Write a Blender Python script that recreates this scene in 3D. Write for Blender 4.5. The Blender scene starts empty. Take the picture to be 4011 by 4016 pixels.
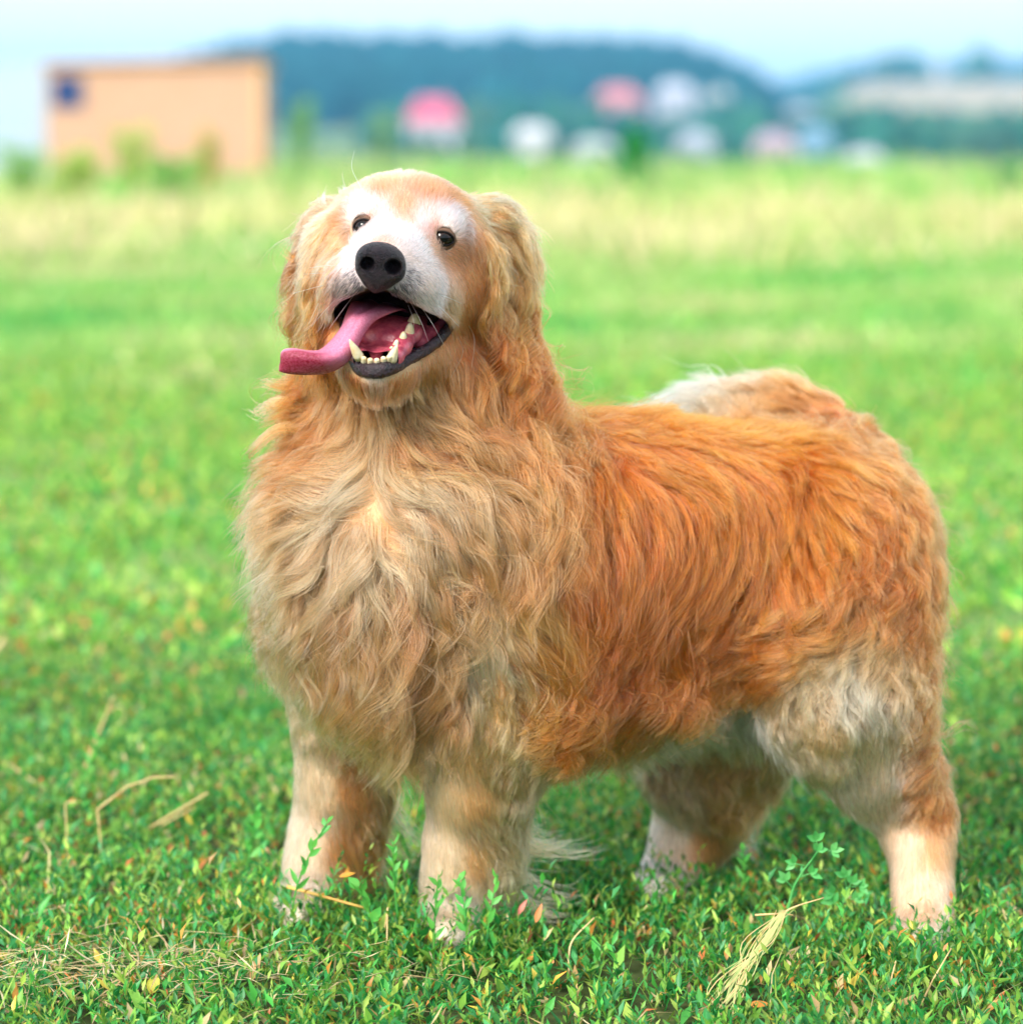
import bpy, math, random, time
import numpy as np
from mathutils import Vector
from mathutils.bvhtree import BVHTree
from mathutils.kdtree import KDTree

T0 = time.time()
random.seed(7)
RNG = np.random.default_rng(7)
scene = bpy.context.scene
COL = scene.collection

# ------------------------------------------------------------------ camera
F_PX = 10800.0                      # focal length in pixels of the 4011 px wide photograph
CAM = np.array([0.0, -3.0, 0.89])
PITCH = math.radians(7.64)
cam_data = bpy.data.cameras.new('camera')
cam = bpy.data.objects.new('camera', cam_data)
COL.objects.link(cam)
cam.location = CAM
cam.rotation_euler = (math.radians(90) - PITCH, 0, 0)
cam_data.sensor_fit = 'HORIZONTAL'
cam_data.sensor_width = 36.0
cam_data.lens = 36.0 * F_PX / 4011.0
cam_data.clip_start = 0.05
cam_data.clip_end = 8000.0
cam_data.dof.use_dof = True
cam_data.dof.focus_distance = 2.82
cam_data.dof.aperture_fstop = 3.0
scene.camera = cam

# ------------------------------------------------------------------ sky and sun
SUN_EL, SUN_AZ = 34.0, -146.0        # azimuth from +y (away from the camera) towards +x
world = bpy.data.worlds.new('World')
scene.world = world
world.use_nodes = True
wn = world.node_tree
wn.nodes.clear()
sky = wn.nodes.new('ShaderNodeTexSky')
sky.sky_type = 'NISHITA'
sky.sun_disc = False
sky.sun_elevation = math.radians(SUN_EL)
sky.sun_rotation = math.radians(SUN_AZ)
sky.air_density = 1.0
sky.dust_density = 4.0
bg_sky = wn.nodes.new('ShaderNodeBackground')
bg_sky.inputs['Strength'].default_value = 0.10
wn.links.new(sky.outputs[0], bg_sky.inputs['Color'])
bg_cloud = wn.nodes.new('ShaderNodeBackground')      # even white overcast in front of the blue
bg_cloud.inputs['Color'].default_value = (0.86, 0.93, 1.0, 1)
bg_cloud.inputs['Strength'].default_value = 1.0
mixw = wn.nodes.new('ShaderNodeMixShader')
mixw.inputs[0].default_value = 0.75
wout = wn.nodes.new('ShaderNodeOutputWorld')
wn.links.new(bg_sky.outputs[0], mixw.inputs[1])
wn.links.new(bg_cloud.outputs[0], mixw.inputs[2])
wn.links.new(mixw.outputs[0], wout.inputs[0])

sun_data = bpy.data.lights.new('sun', 'SUN')
sun_data.energy = 2.5
sun_data.angle = math.radians(22)
sun_data.color = (1.0, 0.95, 0.87)
sun = bpy.data.objects.new('sun', sun_data)
COL.objects.link(sun)
el, az = math.radians(SUN_EL), math.radians(SUN_AZ)
sun_dir = Vector((math.sin(az) * math.cos(el), math.cos(az) * math.cos(el), math.sin(el)))
sun.rotation_euler = (-sun_dir).to_track_quat('-Z', 'Y').to_euler()
sun.location = sun_dir * 30

scene.cycles.use_adaptive_sampling = True
scene.cycles.adaptive_threshold = 0.02
scene.cycles.max_bounces = 7
scene.cycles.diffuse_bounces = 3
scene.cycles.glossy_bounces = 4
scene.cycles.transmission_bounces = 5
scene.view_settings.view_transform = 'Standard'
scene.view_settings.look = 'None'
scene.view_settings.exposure = 1.1
scene.view_settings.gamma = 1.0
scene.view_settings.use_curve_mapping = False

# ------------------------------------------------------------------ helpers
_sp, _cp = math.sin(PITCH), math.cos(PITCH)
def P(px, py, Y):
    """world point on the ray of a photograph position at world depth Y"""
    a, b = (px - 2005.5) / F_PX, -(py - 2008.0) / F_PX
    d = np.array([a, b * _sp + _cp, b * _cp - _sp])
    return CAM + d * ((Y - CAM[1]) / d[1])
def G(px, py):
    """ground point (z = 0) seen at a photograph position"""
    a, b = (px - 2005.5) / F_PX, -(py - 2008.0) / F_PX
    d = np.array([a, b * _sp + _cp, b * _cp - _sp])
    return CAM + d * (-CAM[2] / d[2])
def srgb(r, g, b):
    c = np.array([r, g, b], float) / 255.0
    return np.where(c <= 0.04045, c / 12.92, ((c + 0.055) / 1.055) ** 2.4)

def tag(o, label=None, cat=None, group=None, kind=None):
    if label: o['label'] = label
    if cat: o['category'] = cat
    if group: o['group'] = group
    if kind: o['kind'] = kind
    return o
def empty(name, loc):
    o = bpy.data.objects.new(name, None)
    o.location = loc
    COL.objects.link(o)
    return o
def mesh_obj(name, verts, faces, mat=None, parent=None, smooth=True, colors=None):
    """verts (n,3); faces: (m,3|4) array or list of lists"""
    me = bpy.data.meshes.new(name)
    verts = np.asarray(verts, np.float32)
    if isinstance(faces, np.ndarray):
        m, k = faces.shape
        me.vertices.add(len(verts)); me.vertices.foreach_set('co', verts.ravel())
        me.loops.add(m * k); me.loops.foreach_set('vertex_index', faces.astype(np.int32).ravel())
        me.polygons.add(m)
        me.polygons.foreach_set('loop_start', np.arange(0, m * k, k, dtype=np.int32))
        me.update(calc_edges=True)
        me.validate()
    else:
        me.from_pydata([tuple(v) for v in verts], [], faces)
    if smooth:
        me.polygons.foreach_set('use_smooth', np.ones(len(me.polygons), bool))
    if colors is not None:
        at = me.color_attributes.new('tint', 'FLOAT_COLOR', 'POINT')
        c4 = np.ones((len(verts), 4), np.float32); c4[:, :3] = colors
        at.data.foreach_set('color', c4.ravel())
    me.update()
    o = bpy.data.objects.new(name, me)
    COL.objects.link(o)
    if mat: me.materials.append(mat)
    if parent is not None:
        o.parent = parent
        o.matrix_parent_inverse = parent.matrix_basis.inverted()
    return o

def material(name, color=(0.5, 0.5, 0.5), rough=0.6, attr=None, noise=None, bump=None, spec=0.5, sss=0.0, translucent=0.0):
    """plain procedural material: colour or attribute colour, noise variation, fine bump"""
    m = bpy.data.materials.new(name)
    m.use_nodes = True
    nt = m.node_tree
    N, L = nt.nodes, nt.links
    bs = N['Principled BSDF']
    bs.inputs['Roughness'].default_value = rough
    bs.inputs['Specular IOR Level'].default_value = spec
    if attr:
        a = N.new('ShaderNodeAttribute'); a.attribute_name = attr
        csock = a.outputs['Color']
    else:
        c = N.new('ShaderNodeRGB'); c.outputs[0].default_value = (*color, 1)
        csock = c.outputs[0]
    tc = N.new('ShaderNodeTexCoord')
    if noise:
        scale, amt, col2 = noise
        nz = N.new('ShaderNodeTexNoise'); nz.inputs['Scale'].default_value = scale; nz.inputs['Detail'].default_value = 5
        L.new(tc.outputs['Object'], nz.inputs['Vector'])
        mr = N.new('ShaderNodeMapRange'); mr.inputs[1].default_value = 0.35; mr.inputs[2].default_value = 0.65
        mr.inputs[4].default_value = amt
        L.new(nz.outputs[0], mr.inputs[0])
        mx = N.new('ShaderNodeMix'); mx.data_type = 'RGBA'
        L.new(mr.outputs[0], mx.inputs[0]); L.new(csock, mx.inputs[6]); mx.inputs[7].default_value = (*col2, 1)
        csock = mx.outputs[2]
    L.new(csock, bs.inputs['Base Color'])
    if bump:
        scale, strength, dist = bump
        nz = N.new('ShaderNodeTexNoise'); nz.inputs['Scale'].default_value = scale; nz.inputs['Detail'].default_value = 4
        L.new(tc.outputs['Object'], nz.inputs['Vector'])
        bp = N.new('ShaderNodeBump'); bp.inputs['Strength'].default_value = strength; bp.inputs['Distance'].default_value = dist
        L.new(nz.outputs[0], bp.inputs['Height']); L.new(bp.outputs[0], bs.inputs['Normal'])
    if sss > 0:
        bs.inputs['Subsurface Weight'].default_value = sss
        bs.inputs['Subsurface Radius'].default_value = (0.006, 0.002, 0.0015)
        bs.inputs['Subsurface Scale'].default_value = 1.0
    if translucent > 0:
        tr = N.new('ShaderNodeBsdfTranslucent'); L.new(csock, tr.inputs['Color'])
        ms = N.new('ShaderNodeMixShader'); ms.inputs[0].default_value = translucent
        L.new(bs.outputs[0], ms.inputs[1]); L.new(tr.outputs[0], ms.inputs[2])
        L.new(ms.outputs[0], N['Material Output'].inputs[0])
    return m

# ================================================================== THE PLACE
def smooth(a, b, x):
    t = np.clip((x - a) / (b - a), 0, 1)
    return t * t * (3 - 2 * t)
def lumps(x, y, size, seed):
    r = np.random.default_rng(seed); o = 0
    for k in range(7):
        a = r.random() * 6.283; w = 6.283 / size * r.uniform(.5, 1.6)
        o = o + np.sin((x * np.cos(a) + y * np.sin(a)) * w + r.random() * 6.283)
    return o / 2.6
def terrain(x, y):
    """height of the land: flat meadow, a shallow dip, wooded hills beyond"""
    r = np.hypot(x, y + 3.0); az = np.degrees(np.arctan2(x, y + 3.0))
    z = -1.6 * smooth(70, 260, r) * smooth(-3, 6, az)
    left = 20.5 * smooth(-9.0, -4.6, az) * (1 - .62 * smooth(3.0, 5.6, az)) + 2
    z = z + left * smooth(420, 960, r)
    z = z + (13 + 0 * az) * smooth(1000, 1600, r) * smooth(-6, 1, az)
    z = z + 11.5 * smooth(430, 860, r) * smooth(5.2, 7.4, az)
    z = z + .12 * smooth(120, 300, r) * lumps(x, y, 160, 3)
    return z
def field_colour(name):
    """meadow: patches of green, yellowing and straw-coloured grass over brown soil"""
    m = bpy.data.materials.new(name); m.use_nodes = True
    nt = m.node_tree; N, L = nt.nodes, nt.links; bs = N['Principled BSDF']
    bs.inputs['Roughness'].default_value = .95; bs.inputs['Specular IOR Level'].default_value = .1
    tc = N.new('ShaderNodeTexCoord')
    def nz(scale, det=4):
        n = N.new('ShaderNodeTexNoise'); n.inputs['Scale'].default_value = scale; n.inputs['Detail'].default_value = det
        L.new(tc.outputs['Object'], n.inputs['Vector']); return n.outputs[0]
    def ramp(sock, stops):
        r = N.new('ShaderNodeValToRGB'); e = r.color_ramp.elements
        e[0].position, e[0].color = stops[0][0], (*stops[0][1], 1); e[1].position, e[1].color = stops[-1][0], (*stops[-1][1], 1)
        for p_, c in stops[1:-1]: x = e.new(p_); x.color = (*c, 1)
        L.new(sock, r.inputs[0]); return r.outputs[0]
    def mix(f, a, b):
        x = N.new('ShaderNodeMix'); x.data_type = 'RGBA'
        L.new(f, x.inputs[0]); L.new(a, x.inputs[6]); L.new(b, x.inputs[7]); return x.outputs[2]
    green = ramp(nz(.55), [(.3, (.09, .24, .06)), (.5, (.17, .29, .08)), (.7, (.27, .31, .13))])
    fine = ramp(nz(9, 6), [(.35, (.05, .17, .03)), (.6, (.15, .27, .06)), (.8, (.34, .32, .15))])
    straw = ramp(nz(.8), [(.3, (.20, .26, .08)), (.55, (.42, .38, .22)), (.8, (.52, .44, .30))])
    sep = N.new('ShaderNodeSeparateXYZ'); L.new(tc.outputs['Object'], sep.inputs[0])
    def band(lo, hi, w):
        a = N.new('ShaderNodeMapRange'); a.interpolation_type = 'SMOOTHSTEP'
        a.inputs[1].default_value = lo; a.inputs[2].default_value = lo + w; L.new(sep.outputs[1], a.inputs[0])
        b = N.new('ShaderNodeMapRange'); b.interpolation_type = 'SMOOTHSTEP'
        b.inputs[1].default_value = hi - w; b.inputs[2].default_value = hi; b.inputs[3].default_value = 1; b.inputs[4].default_value = 0
        L.new(sep.outputs[1], b.inputs[0])
        m_ = N.new('ShaderNodeMath'); m_.operation = 'MULTIPLY'; L.new(a.outputs[0], m_.inputs[0]); L.new(b.outputs[0], m_.inputs[1]); return m_.outputs[0]
    half = N.new('ShaderNodeMix'); half.data_type = 'RGBA'; half.inputs[0].default_value = .35
    L.new(green, half.inputs[6]); L.new(fine, half.inputs[7])
    c = mix(band(15, 40, 10), half.outputs[2], straw)
    far = ramp(nz(.012, 3), [(.35, (.07, .15, .05)), (.5, (.15, .22, .08)), (.7, (.30, .30, .16))])
    fm = N.new('ShaderNodeMapRange'); fm.inputs[1].default_value = 60; fm.inputs[2].default_value = 140; L.new(sep.outputs[1], fm.inputs[0])
    c = mix(fm.outputs[0], c, far)
    near = ramp(nz(60, 5), [(.35, (.04, .05, .02)), (.6, (.07, .10, .03)), (.8, (.16, .14, .06))])
    nm = N.new('ShaderNodeMapRange'); nm.inputs[1].default_value = .6; nm.inputs[2].default_value = 2.6; L.new(sep.outputs[1], nm.inputs[0])
    c = mix(nm.outputs[0], near, c)
    L.new(c, bs.inputs['Base Color'])
    return m
def build_ground():
    rad = np.concatenate([[.02], np.geomspace(.3, 2200, 150)])
    ang = np.radians(np.concatenate([np.arange(-30, 30, .4), np.arange(30, 330, 3.0)]))
    R_, A_ = np.meshgrid(rad, ang, indexing='ij')
    x, y = R_ * np.sin(A_), R_ * np.cos(A_) - 3.0
    v = np.stack([x, y, terrain(x, y)], -1).reshape(-1, 3)
    f = grid_faces(len(rad), len(ang), True)[:, ::-1]
    o = mesh_obj('ground', v, f, field_colour('meadow_soil'))
    tag(o, 'broad green meadow running out to the hills', 'meadow', kind='structure')
def grid_faces(nu, nv, wrap=False):
    i = np.arange(nu - 1)[:, None]; j = np.arange(nv if wrap else nv - 1)[None, :]
    j2 = (j + 1) % nv
    return np.stack([(i*nv + j), (i*nv + j2), ((i+1)*nv + j2), ((i+1)*nv + j)], -1).reshape(-1, 4)
build_ground()

# ---- leaf-built vegetation: every leaf a folded rhombus of four triangles
LEAF_F = np.array([[0, 1, 4], [0, 4, 2], [1, 3, 4], [4, 3, 2]])
def leaf_mesh(base, direc, normal, length, width, droop):
    n = len(base)
    direc = direc / np.linalg.norm(direc, axis=1)[:, None]
    side = np.cross(direc, normal); side /= np.maximum(np.linalg.norm(side, axis=1)[:, None], 1e-9)
    nn = np.cross(side, direc)
    mid = base + direc * (length * .5)[:, None]
    tip = base + direc * length[:, None] - nn * (droop * length)[:, None]
    v = np.stack([base, mid + side * (width*.5)[:, None] + nn * (width*.22)[:, None], mid - side * (width*.5)[:, None] + nn * (width*.22)[:, None], tip, mid], 1)
    f = LEAF_F[None] + (np.arange(n) * 5)[:, None, None]
    return v.reshape(-1, 3), f.reshape(-1, 3)
def unit(r, n, zmin=-1, zmax=1):
    a = r.random(n) * 6.2832; z = r.uniform(zmin, zmax, n); q = np.sqrt(1 - z*z)
    return np.stack([q*np.cos(a), q*np.sin(a), z], 1)
GREENS = np.array([srgb(76, 166, 66), srgb(48, 146, 68), srgb(130, 186, 72), srgb(166, 196, 84), srgb(84, 172, 100), srgb(40, 126, 56)])
DRIES = np.array([srgb(214, 190, 140), srgb(228, 160, 70), srgb(212, 120, 70), srgb(222, 196, 80), srgb(196, 160, 110)])
def leaf_colours(r, n, dry, light=0.0):
    p = np.array([.24, .18, .22, .17, .12, .07]) * (1 - light) + np.array([.15, .05, .38, .38, .04, 0]) * light
    c = GREENS[r.choice(len(GREENS), n, p=p)]
    d = r.random(n) < dry
    c = np.where(d[:, None], DRIES[r.integers(0, len(DRIES), n)], c)
    return c * np.exp(r.normal(-.12 + .2 * light, .24, n))[:, None]
M_leaf = material('leaf_green', attr='tint', rough=.42, translucent=.35, spec=.45)
def wedge(r, n, y0, y1, margin):
    """random ground points inside the view wedge plus a margin"""
    y = np.sqrt(r.random(n) * ((y1+3)**2 - (y0+3)**2) + (y0+3)**2) - 3
    half = (y + 3) * 2005.5 / F_PX + margin
    u = r.uniform(-1, 1, n); side = r.random(n) < .26                # thinner cover carries on to both sides
    x = np.where(side, np.sign(u) * (half + np.abs(u) * (y + 3) * .17), u * half)
    return x, y
def build_plants(name, label, seed, n, y0, y1, margin, height, nleaf, llen, lwid, dry, patch, light=0.0, xy=None):
    """low creeping plants: stems with alternate leaves"""
    r = np.random.default_rng(seed)
    x, y = wedge(r, n, y0, y1, margin) if xy is None else xy
    dn = lumps(x, y, patch, seed)
    keep = r.random(n) < np.clip(.75 + .28 * dn, .25, 1)
    x, y, dn = x[keep], y[keep], dn[keep]; n = len(x)
    h = r.gamma(5, height / 5, n) * np.clip(1 + .25 * dn, .6, 1.5)
    h = np.minimum(h, height * 1.9)
    lean = unit(r, n, .35, 1.0); k = r.integers(nleaf[0], nleaf[1] + 1, n)
    idx = np.repeat(np.arange(n), k); j = np.concatenate([np.arange(q) for q in k]); t = (j + .6) / k[idx]
    m = len(idx)
    base = np.stack([x[idx], y[idx], np.zeros(m)], 1) + lean[idx] * (h[idx] * t)[:, None]
    sa = (r.random(n) * 6.28)[idx] + j * 2.6 + r.normal(0, .4, m)
    out = np.stack([np.cos(sa), np.sin(sa), r.uniform(.1, 1.5, m)], 1) + lean[idx] * .8
    L_ = llen * r.gamma(9, 1/9., m) * (1.15 - .5 * t) ; W_ = L_ * lwid * r.uniform(.75, 1.3, m)
    up_ = np.stack([r.normal(0, .35, m), r.normal(0, .35, m), np.ones(m)], 1)
    v, f = leaf_mesh(base, out, up_, L_, W_, r.uniform(-.05, .3, m))
    dryness = np.clip(dry * (1.1 - .5 * lumps(x, y, patch * 1.7, seed + 5)), .01, .6)[idx] * np.where(t < .45, 1.5, .8)
    c = leaf_colours(r, m, dryness, light)
    c = np.repeat(c, 5, 0)
    # stems
    sb = np.stack([x, y, np.zeros(n)], 1); st = sb + lean * h[:, None]
    w = np.stack([np.cos(r.random(n)*6.28), np.sin(r.random(n)*6.28), np.zeros(n)], 1) * (.0009 * height / .05)
    sv = np.stack([sb - w, sb + w, st], 1).reshape(-1, 3); sf = np.arange(n*3).reshape(-1, 3) + len(v)
    sc = np.repeat(np.tile(srgb(96, 128, 62), (n, 1)), 3, 0)
    o = mesh_obj(name, np.concatenate([v, sv]), np.concatenate([f, sf]), M_leaf, colors=np.concatenate([c, sc]), smooth=False)
    tag(o, label, 'grass', kind='stuff'); return o
def build_blades(name, label, seed, n, y0, y1, margin, height, width, palette, dens=None, probs=None):
    r = np.random.default_rng(seed)
    x, y = wedge(r, n, y0, y1, margin)
    if dens is not None:
        keep = r.random(n) < dens(x, y); x, y = x[keep], y[keep]; n = len(x)
    h = height * r.gamma(8, 1/8., n); lean = unit(r, n, .55, 1.0); a = r.random(n) * 6.28
    w = np.stack([np.cos(a), np.sin(a), np.zeros(n)], 1) * (width * r.uniform(.6, 1.4, n))[:, None]
    b = np.stack([x, y, terrain(x, y)], 1)
    m_ = b + lean * (h*.6)[:, None]; t_ = b + lean * (h * np.array(1.0))[:, None] + unit(r, n, -.8, .3) * (h*.22)[:, None]
    v = np.stack([b - w, b + w, m_ - w*.8, m_ + w*.8, t_], 1).reshape(-1, 3)
    f = (np.array([[0,1,3],[0,3,2],[2,3,4]])[None] + (np.arange(n)*5)[:, None, None]).reshape(-1, 3)
    pal = np.array(palette); pk = lumps(x, y, 2.2 + .05 * (y + 3), seed + 2)
    i = np.clip(((pk * .22 + .5 + r.normal(0, .16, n)) * len(pal)).astype(int), 0, len(pal) - 1)
    c = pal[i] * np.exp(r.normal(.0, .2, n))[:, None]
    o = mesh_obj(name, v, f, M_leaf, colors=np.repeat(c, 5, 0), smooth=False)
    tag(o, label, 'grass', kind='stuff'); return o
build_plants('grass', 'low leafy green ground cover with a few orange leaves around the dog', 21, 27500, -.75, 1.6, .35, .046, (7, 12), .0165, .30, .07, .5)
build_plants('grass', 'blurred green ground cover behind the dog', 22, 31000, 1.6, 8.5, .6, .055, (5, 8), .027, .40, .09, 1.1, .7)
G3 = [srgb(72, 164, 76), srgb(110, 176, 80), srgb(136, 184, 88), srgb(152, 188, 98), srgb(170, 188, 112), srgb(196, 186, 138)]
build_blades('grass', 'mown green grass of the middle field', 23, 104000, 6.5, 24, 1.2, .07, .010, G3)
_r = np.random.default_rng(27)
_paw = np.concatenate([np.array(G(px, py))[None, :2] + np.stack([_r.normal(0, .055, 330), -np.abs(_r.normal(.02, .045, 330)) - .035], 1) for px, py in ((1750,3690),(1170,3610),(3625,3730),(2570,3490))])
build_plants('grass', 'taller leafy sprigs closing round the paws', 28, len(_paw), 0, 1, 0, .062, (8, 13), .017, .30, .06, .5, .1, (_paw[:, 0], _paw[:, 1]))
ST = [srgb(140, 180, 84), srgb(176, 190, 108), srgb(206, 198, 140), srgb(216, 202, 152), srgb(222, 202, 160)]
build_blades('grass', 'tall straw coloured grass in a band across the field', 24, 34000, 16, 40, 2.0, .30, .014, ST, lambda x, y: np.clip(smooth(16, 23, y) * (1 - smooth(30, 40, y)) + .45 * lumps(x, y, 7, 4), 0, 1) * .9 + .05)
G4 = [srgb(80, 168, 66), srgb(120, 182, 76), srgb(150, 188, 96), srgb(186, 192, 120), srgb(210, 200, 150)]
build_blades('grass', 'rough green grass before the shed and the village', 25, 29000, 28, 85, 4.0, .42, .03, G4)
GR = [srgb(40, 150, 64), srgb(60, 160, 70), srgb(110, 176, 70), srgb(150, 180, 80)]
build_blades('grass', 'thin grass blades among the leafy ground cover', 26, 6800, -.75, 3.0, .35, .06, .0011, GR + [srgb(210, 190, 140)])
STW = [srgb(214, 190, 140), srgb(200, 170, 120), srgb(226, 208, 168)]
def litter():
    r = np.random.default_rng(31); n = 5200
    x, y = wedge(r, n, -.75, 2.5, .3); k = lumps(x, y, .6, 8) + 1.2 * (x < -.25) * (y < .1)
    keep = r.random(n) < np.clip(.25 + .4 * k, .05, 1); x, y = x[keep], y[keep]; n = len(x)
    px_ = G(300, 3930); m = 420
    x = np.concatenate([x, r.normal(px_[0], .16, m)]); y = np.concatenate([y, r.normal(px_[1], .05, m)]); n = len(x)
    b = np.stack([x, y, np.where(np.arange(n) >= n - m, r.uniform(.02, .055, n), r.uniform(.004, .03, n))], 1); d = unit(r, n, -.15, .35)
    v, f = leaf_mesh(b, d, np.tile([0, 0, 1.], (n, 1)), r.uniform(.02, .07, n), r.uniform(.0014, .003, n), r.uniform(-.1, .2, n))
    c = np.repeat(np.array(STW)[r.integers(0, 3, n)] * np.exp(r.normal(0, .2, n))[:, None], 5, 0)
    tag(mesh_obj('straw_litter', v, f, M_leaf, colors=c, smooth=False), 'pale cut straw strewn through the ground cover', 'straw', kind='stuff')
litter()

# ---- single stalks, sprigs and fallen leaves among the ground cover
def catmull(pts, n):
    """smooth curve through points (rows of any width), n samples"""
    p = np.asarray(pts, float)
    p = np.vstack([2*p[0]-p[1], p, 2*p[-1]-p[-2]])
    m = len(p) - 3
    t = np.linspace(0, m, n)
    i = np.minimum(t.astype(int), m - 1); u = (t - i)[:, None]
    a, b, c, d = p[i], p[i+1], p[i+2], p[i+3]
    return .5*((2*b) + (-a+c)*u + (2*a-5*b+4*c-d)*u**2 + (-a+3*b-3*c+d)*u**3)
def pts(rows): return np.array([P(*r[:3]) for r in rows])
def tube(path, radii, seg=14, squash=None, noise=0.0, up=(0, 0, 1)):
    """closed tube along a path; radii per point; squash scales the second axis"""
    path = np.asarray(path, float); n = len(path)
    T = np.gradient(path, axis=0); T /= np.maximum(np.linalg.norm(T, axis=1)[:, None], 1e-9)
    N1 = np.cross(T, np.asarray(up, float)); N1 /= np.maximum(np.linalg.norm(N1, axis=1)[:, None], 1e-9)
    N2 = np.cross(N1, T)
    a = np.linspace(0, 2*np.pi, seg, endpoint=False)
    r = np.asarray(radii)[:, None] * np.ones((n, seg))
    if noise:
        nz = RNG.normal(0, 1, (n, seg)); nz = (nz + np.roll(nz, 1, 0) + np.roll(nz, 1, 1) + np.roll(nz, -1, 0)) / 2
        r = r * (1 + noise * nz)
    sq = 1.0 if squash is None else squash
    v = path[:, None] + r[..., None] * (np.cos(a)[None, :, None]*N1[:, None] + sq*np.sin(a)[None, :, None]*N2[:, None])
    f = [list(q) for q in grid_faces(n, seg, True)]
    f.append(list(range(seg))[::-1]); f.append(list(range((n-1)*seg, n*seg)))
    return v.reshape(-1, 3), f
M_straw = material('dry_straw', tuple(srgb(216, 188, 134)), rough=.55, noise=(60, .6, tuple(srgb(192, 150, 92))))
M_gold = material('golden_straw', tuple(srgb(226, 184, 96)), rough=.4, noise=(60, .6, tuple(srgb(190, 130, 60))))
M_sprig = material('sprig_green', tuple(srgb(76, 168, 72)), rough=.45, translucent=.3, noise=(60, .5, tuple(srgb(120, 186, 70))))
M_sprig2 = material('clover_green', tuple(srgb(86, 182, 92)), rough=.45, translucent=.35, noise=(60, .5, tuple(srgb(130, 200, 120))))
M_pale = material('seeding_grass', tuple(srgb(170, 186, 110)), rough=.5, translucent=.2, noise=(60, .5, tuple(srgb(206, 196, 140))))
def stalk(rows, rad, label, mat=None, sharp=True):
    p = pts(rows)
    if sharp: p = np.concatenate([p[k] + (p[k+1]-p[k]) * np.linspace(0, 1, 6)[:-1, None] for k in range(len(p)-1)] + [p[-1:]])
    else: p = catmull(p, 22)
    v, f = tube(p, np.linspace(rad, rad*.6, len(p)), 7, noise=.08, up=(.3, .9, .2))
    o = mesh_obj('straw_stalk', v, f, mat or M_straw)
    tag(o, label, 'straw', 'dry stalks in the ground cover'); return o
stalk([(1125,3478,-.03),(1430,3562,-.045)], .0022, 'thick golden straw lying across the white far forepaw', M_gold)
stalk([(405,3440,.30),(383,3175,.30),(500,3085,.29),(600,3050,.29),(688,3047,.29)], .0016, 'dry stalk snapped over to one side at half height')
stalk([(268,3420,.30),(256,3150,.30),(300,3143,.30)], .0014, 'thin upright dry stalk with a short hooked top')
stalk([(585,3250,.42),(815,3110,.38)], .0018, 'straight pale straw slanting up out of the ground cover')
stalk([(630,3240,.40),(760,3168,.38)], .0012, 'short thin straw beside the straight slanting one')
stalk([(330,3020,.75),(380,2890,.75),(430,2770,.75),(445,2730,.75)], .0022, 'tall blurred dry stem with a curled tip', sharp=False)
stalk([(430,2790,.75),(470,2770,.75),(490,2810,.75),(455,2850,.75)], .0010, 'curled dry blade hanging from the tall stem', sharp=False)
stalk([(-60,3960,-.25),(200,3935,-.25),(545,3886,-.24)], .0016, 'long straw lying flat at the bare patch')
stalk([(150,4020,-.28),(330,3880,-.25)], .0016, 'short straw crossing the long flat straw')
stalk([(380,3940,-.24),(545,3780,-.2)], .0013, 'slanting straw above the bare patch', sharp=False)
stalk([(3475,3960,-.27),(3490,3860,-.27),(3512,3770,-.26)], .0014, 'pale upright stem before the near hind paw')
stalk([(3600,3960,-.26),(3660,3840,-.26),(3730,3720,-.25)], .0013, 'yellowish stem leaning towards the near hind paw')
stalk([(1510,3640,-.1),(1520,3560,-.1),(1516,3760,-.12)], .0010, 'thin dry stem standing between the forepaws')
stalk([(2230,3830,-.15),(2240,3700,-.14),(2330,3600,-.12)], .0012, 'dry stem bent behind the near forepaw feathers', sharp=False)
stalk([(40,3000,.7),(150,3080,.65),(300,3160,.6)], .0016, 'broken straw leaning over the leaves by the thin hooked stalk')
def one_leaf(base, direc, length, width, mat, parent, droop=.15, normal=(0, 0, 1)):
    v, f = leaf_mesh2(np.asarray(base), np.asarray(direc, float), np.asarray(normal, float), length, width, droop)
    return mesh_obj('leaf', v, f, mat, parent)
def leaf_mesh2(b, d, nrm, L_, W_, droop):
    d = d / np.linalg.norm(d); s_ = np.cross(d, nrm); s_ /= max(np.linalg.norm(s_), 1e-6); n_ = np.cross(s_, d)
    t = np.linspace(0, 1, 7); w = np.sin(np.pi * t ** .8) * W_ * .5; w[0] = W_*.04; w[-1] = W_*.02
    c = b + d * (t * L_)[:, None] - n_ * (droop * L_ * t ** 2)[:, None]
    v = np.stack([c - s_ * w[:, None] + n_ * (w*.35)[:, None], c, c + s_ * w[:, None] + n_ * (w*.35)[:, None]], 1).reshape(-1, 3)
    return v, grid_faces(7, 3)
def sprig(rows, label, seed, nl, ll, lw, mat, name='knotweed_sprig', cat='sprig', top_cluster=0):
    r = np.random.default_rng(seed)
    p = catmull(pts(rows), 24)
    root = empty(name, tuple(p[0])); bpy.context.view_layer.update()
    tag(root, label, cat, 'green sprigs standing up by the paws')
    v, f = tube(p, np.linspace(.0012, .0006, len(p)), 6, up=(.3, .9, .2))
    mesh_obj('stem', v, f, mat, root)
    for k in range(nl):
        t = .25 + .75 * (k + .5) / nl; i = int(t * 23)
        a = k * 2.5 + r.normal(0, .3); up_ = p[min(i+1, 23)] - p[max(i-1, 0)]; up_ /= np.linalg.norm(up_)
        d = np.array([math.cos(a), .6*math.sin(a), .15]) + up_ * r.uniform(.8, 1.6)
        one_leaf(p[i], d, ll * r.uniform(.7, 1.2) * (1.15 - .4*t), lw * r.uniform(.8, 1.2), mat, root, r.uniform(-.1, .25), r.normal(0, .5, 3) + np.array([0, -.6, .7]))
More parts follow.
